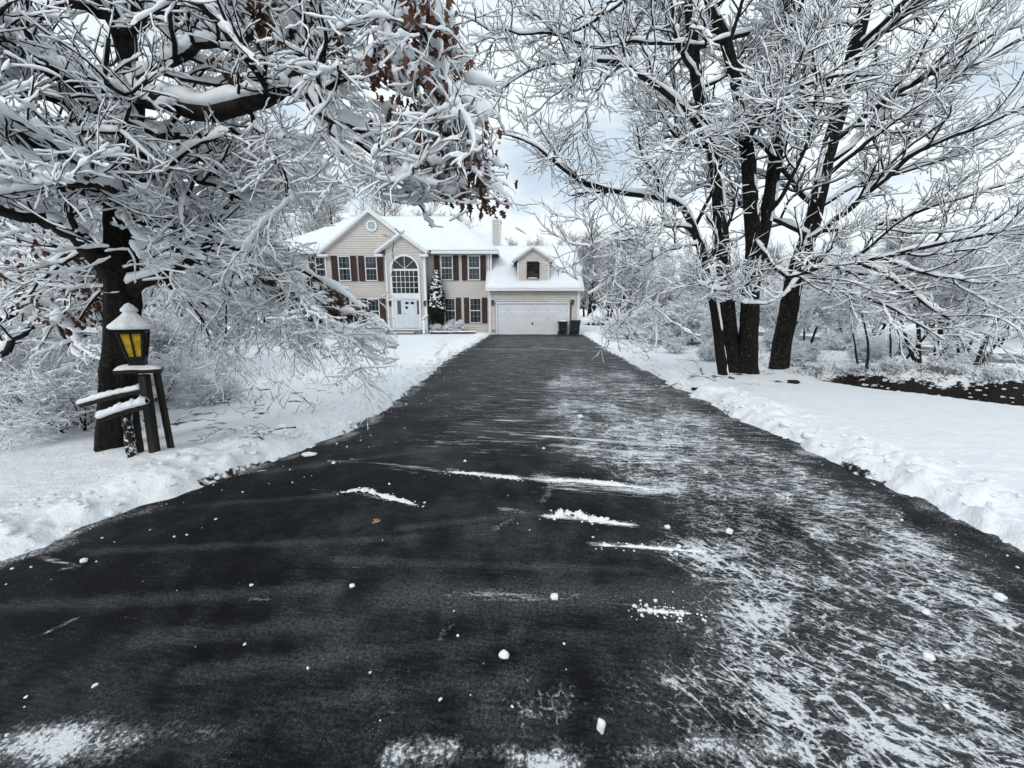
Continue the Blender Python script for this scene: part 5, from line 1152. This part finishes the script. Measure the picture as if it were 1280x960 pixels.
GQ = 'low brush between the trunks and the side street'
for i, (x, y, s_) in enumerate(((7.9, 11.2, .34), (9.0, 12.4, .4), (10.4, 11.6, .36), (7.0, 13.2, .42), (11.8, 13.0, .45), (8.4, 14.8, .45), (10.0, 15.0, .5), (12.8, 11.4, .38), (6.0, 12.2, .3), (12.6, 15.5, .5), (5.9, 14.6, .34), (13.4, 14.0, .45))):
    place(SB[i % 2], x, y, i * 2.7, s_, 'low snowy brush on the rough ground between the trunks and the side street', GQ)
n = 2600; xx = np.concatenate([rng.uniform(5.2, 14.2, 1900), rng.uniform(-8, -2.8, 700)]); yy = np.concatenate([rng.uniform(8.2, 21, 1900), rng.uniform(4.3, 11, 700)])
q_, a_ = ditch_q(xx, yy); k_ = (fbm(xx * .8, yy * .8, 3, 12) > .47) & ((q_ > 1.0) | (q_ < -1.4) | (a_ < -1)); xx, yy = xx[k_], yy[k_]; n = len(xx)
hh = rng.gamma(3, .05, n) + .04
P = np.stack([xx, yy, H(xx, yy) - .03], 1)[:, None] + np.linspace(0, 1, 4)[None, :, None] * np.stack([rng.normal(0, .6, n) * hh, rng.normal(0, .5, n) * hh, hh], 1)[:, None]
P[:, 2:, 2] -= (hh * rng.uniform(0, .3, n))[:, None]
w = Acc(); w.add(tube(P, np.repeat(np.linspace(.005, .002, 4)[None], n, 0), 3))
n = 900; aa = rng.uniform(-.8, 7.5, n); qq = rng.uniform(.45, 1.5, n); xx = 6.75 + .84 * qq + .54 * aa; yy = 8.6 + .54 * qq - .84 * aa; hh = rng.gamma(3, .05, n) + .05
P = np.stack([xx, yy, H(xx, yy) - .03], 1)[:, None] + np.linspace(0, 1, 5)[None, :, None] * np.stack([(rng.normal(-.5, .7, n)) * hh, rng.normal(-.3, .6, n) * hh, hh], 1)[:, None]
P[:, 3:, 2] -= (hh * rng.uniform(.1, .7, n))[:, None]
w.add(tube(P, np.repeat(np.linspace(.005, .0025, 5)[None], n, 0), 3))
tag(w.build('dry_weeds', M['brown_twig'], None), 'dry weed stems poking through the snow beside the trees', None, None, 'stuff')

# far objects on the right lawn
sn = root('snow_mound', (9.8, 43, .1), 'round white mound of a fully snow-buried shrub beyond the garage corner', 'snow mound')
bm = BM(); lump(bm, (9.0, 43, .75), .95, (1, .9, .95), .06, 3, seed=1); lump(bm, (8.1, 43.5, .55), .6, (1.2, 1, .8), .1, 3, seed=2); lump(bm, (9.1, 43, 1.7), .3, (1, 1, .8), .1, 2); obj('snow_cover', bm, M['snow'], sn, smooth=True)['kind'] = 'stuff'
bm = BM(); cyl(bm, (9.0, 42.2, .05), (9.0, 42.2, .3), .6, .7, 14); obj('base', bm, M['dark'], sn)
ft = root('twin_trunk_tree', (12.3, 44.5, .1), 'dark twin trunks standing in the snow beyond the bins', 'tree')
for dx_, r_ in ((0, .30), (.55, .24)):
    P = np.array([(12.2 + dx_ * .8, 44.5, 0), (12.1 + dx_ * .9, 44.5, 1.2), (12.05 + dx_ * 1.1, 44.5, 2.6), (11.9 + dx_ * 1.8, 44.5, 5)]); trunk_mesh(ft, catmull(P, 10), np.linspace(r_, r_ * .6, 10), M['bark_clump'], 8, .1)
P = catmull([(12.2, 44.5, 2.5), (12.1, 44.5, 4), (11.6, 44.5, 6.5), (11.4, 44.5, 9)], 16)[None]; P = np.concatenate([P, catmull([(12.7, 44.5, 2.5), (13.0, 44.5, 4), (13.6, 44.4, 6.5), (14, 44.4, 9)], 16)[None]]); Rr = np.repeat(np.linspace(.2, .06, 16)[None], 2, 0)
a1 = kids(P, Rr, 12, .0, 1, R(60), 3.6, 10, trop=-.01, flat=1.2, rmin=.03, ratio=.4); a2 = kids(*a1, 9, .15, 1, R(42), 1.4, 6, trop=0, rmin=.02); a3 = kids(*a2, 7, .15, 1, R(42), .6, 4, rmin=.014)
crown(ft, [(P, Rr), a1, a2, a3], [6, 4, 3, 3], [.05, .04, .03, .025], [5, 5, 4, 4], M['far_twig'], [16, 10, 6, 4])
bt = root('pale_sapling', (14.2, 46, .1), 'thin pale crooked sapling trunk coated in snow right of the twin dark trunks', 'sapling')
P = catmull([(14.6, 46, 0), (14.7, 46, 1.2), (14.9, 46, 2.4), (14.5, 46, 3.1), (14.3, 46, 4.2)], 16)
trunk_mesh(bt, P, np.linspace(.16, .07, 16), mat('pale_bark', (.5, .5, .5), (.35, .34, .33)), 6, .1)
a1 = kids(P[None], np.linspace(.13, .05, 16)[None], 10, .35, 1, R(55), 1.6, 8, rmin=.02); a2 = kids(*a1, 7, .2, 1, R(42), .7, 5, rmin=.015)
crown(bt, [a1, a2], [4, 3], [.04, .03], [4, 4], M['far_twig'], [10, 6])

# ------------------------------------------------------------------ loose bits: snowballs, leaf, fallen branches, ridges
LBL = {(387, 567): 'flat snow chunk near the left snow bank, across from the lamp post', (630, 819): 'largest snowball, front and centre on the driveway', (693, 746): 'snowball in the middle of the driveway above the largest one', (751, 911): 'tall icy snow chunk closest to the camera', (440, 731): 'small lone snowball on the dark left half of the driveway', (834, 658): 'snowball at the end of the long scraped ridge', (911, 664): 'rounded snowball right of the scraped ridges', (1249, 747): 'snow lump by the right driveway edge', (1160, 822): 'snow lump among the packed tracks at lower right', (417, 577): 'small snow crumb near the streak on the left', (1157, 765): 'small snow crumb in the packed tracks on the right', (848, 682): 'small snow lump on the lower scraped ridge', (725, 520): 'tiny snow lump midway up the driveway', (105, 700): 'snow crumb by the near left snow bank', (920, 1): ''}
SZ = {(387, 567): .05, (630, 819): .022, (693, 746): .021, (751, 911): .022, (440, 731): .014, (834, 658): .019, (911, 664): .024, (1249, 747): .025, (1160, 822): .022, (417, 577): .018, (1157, 765): .017, (848, 682): .016, (725, 520): .04, (105, 700): .018}
for i, (uv, r_) in enumerate(SZ.items()):
    p = gp(uv[0], uv[1] + 3); tall_ = uv == (751, 911)
    bm = BM(); g_ = lump(bm, (p[0], p[1], r_ * (.75 if not tall_ else 1.1)), r_, (1.1, .95, .85) if not tall_ else (.75, .7, 1.4), .13, 3, seed=i * 2.3)
    if uv == (387, 567):
        for v in bm.verts: v.co.z = (v.co.z) * .55; v.co.x = p[0] + (v.co.x - p[0]) * 1.5
    tag(obj('snowball', bm, M['snow'], None, smooth=True), LBL[uv], 'snowball', 'lumps of snow on the driveway')
RIDGES = []
def ridge(name, px, w, h, label, seed):
    RIDGES.append(px)
    pts = [gp(*p) for p in px]; P = catmull(pts, 60); n = len(P); bm = BM(); rs = []
    T = nrm(np.gradient(P, axis=0)); S = np.stack([-T[:, 1], T[:, 0], 0 * T[:, 0]], 1)
    for i in range(n):
        e = min(1, i / 6, (n - 1 - i) / 10); k = e * (.10 + 1.25 * abs(vn(np.array([i * .38 + seed]), np.array([1.3]), 3)[0]) ** 1.4 + .35 * vn(np.array([i * 1.1 + seed]), np.array([4.3]), 5)[0]) + .02
        row = []
        for j in range(9):
            a = math.pi * j / 8; jj = .6 + .8 * vn(np.array([i * .9 + seed]), np.array([j * .9]), 7)[0]
            c = P[i] + S[i] * (math.cos(a) * w * k * jj); row.append(bm.verts.new((c[0], c[1], -.002 + math.sin(a) * h * k * jj)))
        rs.append(row)
    for i in range(n - 1):
        for j in range(8): bm.faces.new((rs[i][j], rs[i + 1][j], rs[i + 1][j + 1], rs[i][j + 1]))
    tag(obj(name, bm, M['snow'], None, smooth=True), label, 'snow ridge', 'scraped snow ridges')
ridge('snow_ridge', [(425, 616), (455, 613), (485, 622), (522, 631)], .025, .022, 'short curved snow ridge left on the dark asphalt, level with the lamp post foot', 1)
ridge('snow_ridge', [(685, 647), (715, 642), (740, 650), (792, 657)], .030, .030, 'lumpy snow ridge right of the driveway centre line', 5)
ridge('snow_ridge', [(740, 681), (800, 684), (850, 688), (886, 690)], .014, .012, 'thin snow ridge just below the lumpy one', 9)
ridge('snow_ridge', [(560, 590), (610, 594), (660, 600)], .022, .016, 'thin snow ridge across the driveway middle, left half', 13)
ridge('snow_ridge', [(672, 600), (740, 602), (830, 614)], .028, .014, 'long snow ridge across the driveway middle, right half', 17)
ridge('snow_ridge', [(795, 762), (830, 765), (868, 767)], .010, .009, 'thin short snow ridge nearest the camera', 21)
p = gp(471, 653); bm = BM()
lob = [(0, .05), (.014, .034), (.036, .030), (.020, .012), (.044, -.004), (.018, -.012), (.024, -.032), (.004, -.030), (.002, -.06), (-.003, -.03), (-.026, -.034), (-.016, -.012), (-.040, .002), (-.019, .012), (-.030, .034), (-.012, .030)]
vs_ = [bm.verts.new((p[0] + a * .8 + b * .45, p[1] + b * .7 - a * .3, .006 + .35 * abs(a) + .008 * math.sin(b * 90))) for a, b in lob]; ctr_ = bm.verts.new((p[0], p[1], .005))
for k in range(len(vs_)): bm.faces.new((ctr_, vs_[k], vs_[(k + 1) % len(vs_)]))
tag(obj('fallen_leaf', bm, M['tan_leaf'], None), 'single tan dead leaf lying on the dark driveway', 'leaf')
# crumbs of snow nobody could count
RC = []
for pts_ in RIDGES:
    P_ = catmull([gp(*q_) for q_ in pts_], 40); RC.append(P_[rng.integers(0, 40, 70)] + np.stack([rng.normal(0, .05, 70), rng.normal(0, .035, 70), 0 * np.zeros(70)], 1))
RC = np.concatenate(RC)
n = 420; yy = 1.2 + rng.random(n) ** 1.5 * 10; side = rng.random(n); xx = np.where(side < .3, eL(yy) + np.abs(rng.normal(0, .35, n)), np.where(side < .6, eR(yy) - np.abs(rng.normal(0, .4, n)), rng.uniform(-2.5, 3.2, n)))
CC = np.concatenate([np.stack([xx, yy, .003 + 0 * xx], 1), RC]); V, T = blobs(CC, rng.gamma(1.5, .0026, len(CC)) + .0015, squash=.8)
tag(mesh_np('snow_crumbs', V, np.zeros((0, 4), int), M['snow'], None, T=T), 'loose snow crumbs scattered over the driveway', None, None, 'stuff')
n = 800; yy = rng.uniform(1.8, 12, n); sd = rng.random(n) < .5; dd = np.abs(rng.normal(.25, .4, n)); xx = np.where(sd, eL(yy) - dd, eR(yy) + dd)
aa = rng.uniform(-.6, 7.5, 420); qq = rng.uniform(.75, 1.35, 420); x2 = 6.75 + .84 * qq + .54 * aa; y2 = 8.6 + .54 * qq - .84 * aa
xx = np.concatenate([xx, x2]); yy = np.concatenate([yy, y2]); V, T = blobs(np.stack([xx, yy, H(xx, yy) + .004], 1), np.concatenate([rng.gamma(2., .008, n) + .005, rng.gamma(2., .010, 420) + .008]), squash=.5)
tag(mesh_np('snow_chunks', V, np.zeros((0, 4), int), M['snow'], None, T=T), 'broken snow chunks along the shovelled banks', None, None, 'stuff')
def fallen(pts, r_, label, K=6, L=.35):
    P = np.array([gp(*q, .1) for q in pts]); P[:, 2] = H(P[:, 0], P[:, 1]) + .02; P[1:-1, 2] += .06
    t = root('fallen_branch', tuple(P[0]), label, 'branch', 'fallen branches on the snow')
    C = catmull(P, 16)[None]; Rr = np.linspace(r_, r_ * .3, 16)[None]
    a1 = kids(C, Rr, K, .15, 1, R(38), L, 7, trop=-.01, flat=.4, rmin=.004); a2 = kids(*a1, 4, .2, 1, R(38), L * .4, 4, rmin=.003, flat=.4)
    w = Acc(); [w.add(tube(*x_, 5)) for x_ in ((C, Rr), a1, a2)]; w.build('twigs', M['twig'], t)
    s = Acc(); [s.add(snowtube(*densify(*x_, 14), .008, 5, gap=.4)) for x_ in ((C, Rr), a1)]; s.build('snow_cover', M['twig_snow'], t)
fallen([(330, 560), (300, 545), (270, 548), (250, 560)], .008, 'thin fallen twigs on the snow by the left driveway edge', 8, .3)
fallen([(370, 540), (350, 552), (330, 556)], .010, 'short dark fallen stick near the left driveway edge')
fallen([(215, 530), (250, 515), (290, 508), (330, 512)], .008, 'long thin fallen twig on the snow right of the lamp post', 8, .4)
fallen([(895, 478), (870, 474), (840, 478), (820, 476)], .014, 'fallen branch at the foot of the multi-trunk tree', 7, .45)
fallen([(878, 470), (870, 455), (850, 450)], .018, 'bent fallen branch sticking up left of the multi-trunk tree', 5, .4)
fallen([(905, 470), (930, 462), (965, 470)], .012, 'fallen branch between the trunks and the leaning tree', 6, .4)
fallen([(545, 446), (552, 437), (556, 425)], .01, 'thin bare twig standing from the lawn snow before the house', 5, .5)
# dark debris stones at the trunk foot
for i, (u, v, s, lb) in enumerate(((870, 487, .07, 'dark stone poking from the snow in front of the trunks'), (992, 478, .10, 'dark stone poking from the snow right of the leaning trunk'))):
    p = gp(u, v, .1); bm = BM(); lump(bm, (p[0], p[1], p[2] + .01), s, (1.3, 1, .5), .2, 2, seed=i); tag(obj('stone', bm, M['soil'], None, smooth=True), lb, 'stone', 'stones at the trunk foot')

# ------------------------------------------------------------------ sky, sun, camera
SUN_EL, SUN_AZ = R(34), R(205)
wd = bpy.data.worlds.new('World'); scene.world = wd; wd.use_nodes = True
nt = wd.node_tree; t = NT(nt); bg = nt.nodes['Background']
sky = t.n('ShaderNodeTexSky', sky_type='NISHITA'); sky.sun_disc = False; sky.sun_elevation = SUN_EL; sky.sun_rotation = SUN_AZ; sky.air_density = 1.2; sky.dust_density = 2.0
tc = t.n('ShaderNodeTexCoord').outputs['Generated']
sp = t.n('ShaderNodeSeparateXYZ'); t.l(tc, sp.inputs[0])
den = t.math('ADD', t.math('MAXIMUM', sp.outputs[2], 0.0), .22)
cb = t.n('ShaderNodeCombineXYZ'); t.l(t.math('DIVIDE', sp.outputs[0], den), cb.inputs[0]); t.l(t.math('DIVIDE', sp.outputs[1], den), cb.inputs[1])
cl = t.noise(t.mapping(cb.outputs[0], loc=(1.3, .4, 0), scale=(1, 1.1, 1)), 1.5, 7, .52, .25)
cl2 = t.noise(t.mapping(cb.outputs[0], loc=(4.1, 2.2, 0)), .6, 3, .5)
f = t.step(t.math('ADD', t.math('MULTIPLY', cl, .75), t.math('MULTIPLY', cl2, .25)), .35, .53)
cloud = t.mix(f, (7.2, 8.7, 10.2), (11.7, 12.5, 12.9))
bg.inputs['Strength'].default_value = .09
t.l(t.mix(.9, sky.outputs[0], cloud), bg.inputs['Color'])
sl = bpy.data.lights.new('sun', 'SUN'); sl.energy = 1.05; sl.angle = R(22); sl.color = (1, .97, .93)
so = bpy.data.objects.new('sun', sl); link(so)
dv = Vector((math.sin(SUN_AZ) * math.cos(SUN_EL), math.cos(SUN_AZ) * math.cos(SUN_EL), math.sin(SUN_EL)))
so.rotation_euler = dv.to_track_quat('Z', 'Y').to_euler(); so.location = (0, -5, 20)
cam = bpy.data.cameras.new('camera'); cam.sensor_width = 36; cam.lens = 36 * FPX / 1280; cam.clip_end = 2000; cam.clip_start = .05
cob = bpy.data.objects.new('camera', cam); link(cob); cob.location = (0, 0, CAMZ); cob.rotation_euler = (R(90) - PITCH, 0, 0)
scene.camera = cob
vs = scene.view_settings; vs.view_transform = 'Standard'; vs.look = 'None'; vs.exposure = 0; vs.gamma = 1; vs.use_curve_mapping = False
scene.cycles.max_bounces = 6; scene.cycles.diffuse_bounces = 3; scene.cycles.transparent_max_bounces = 8
scene.cycles.use_denoising = True
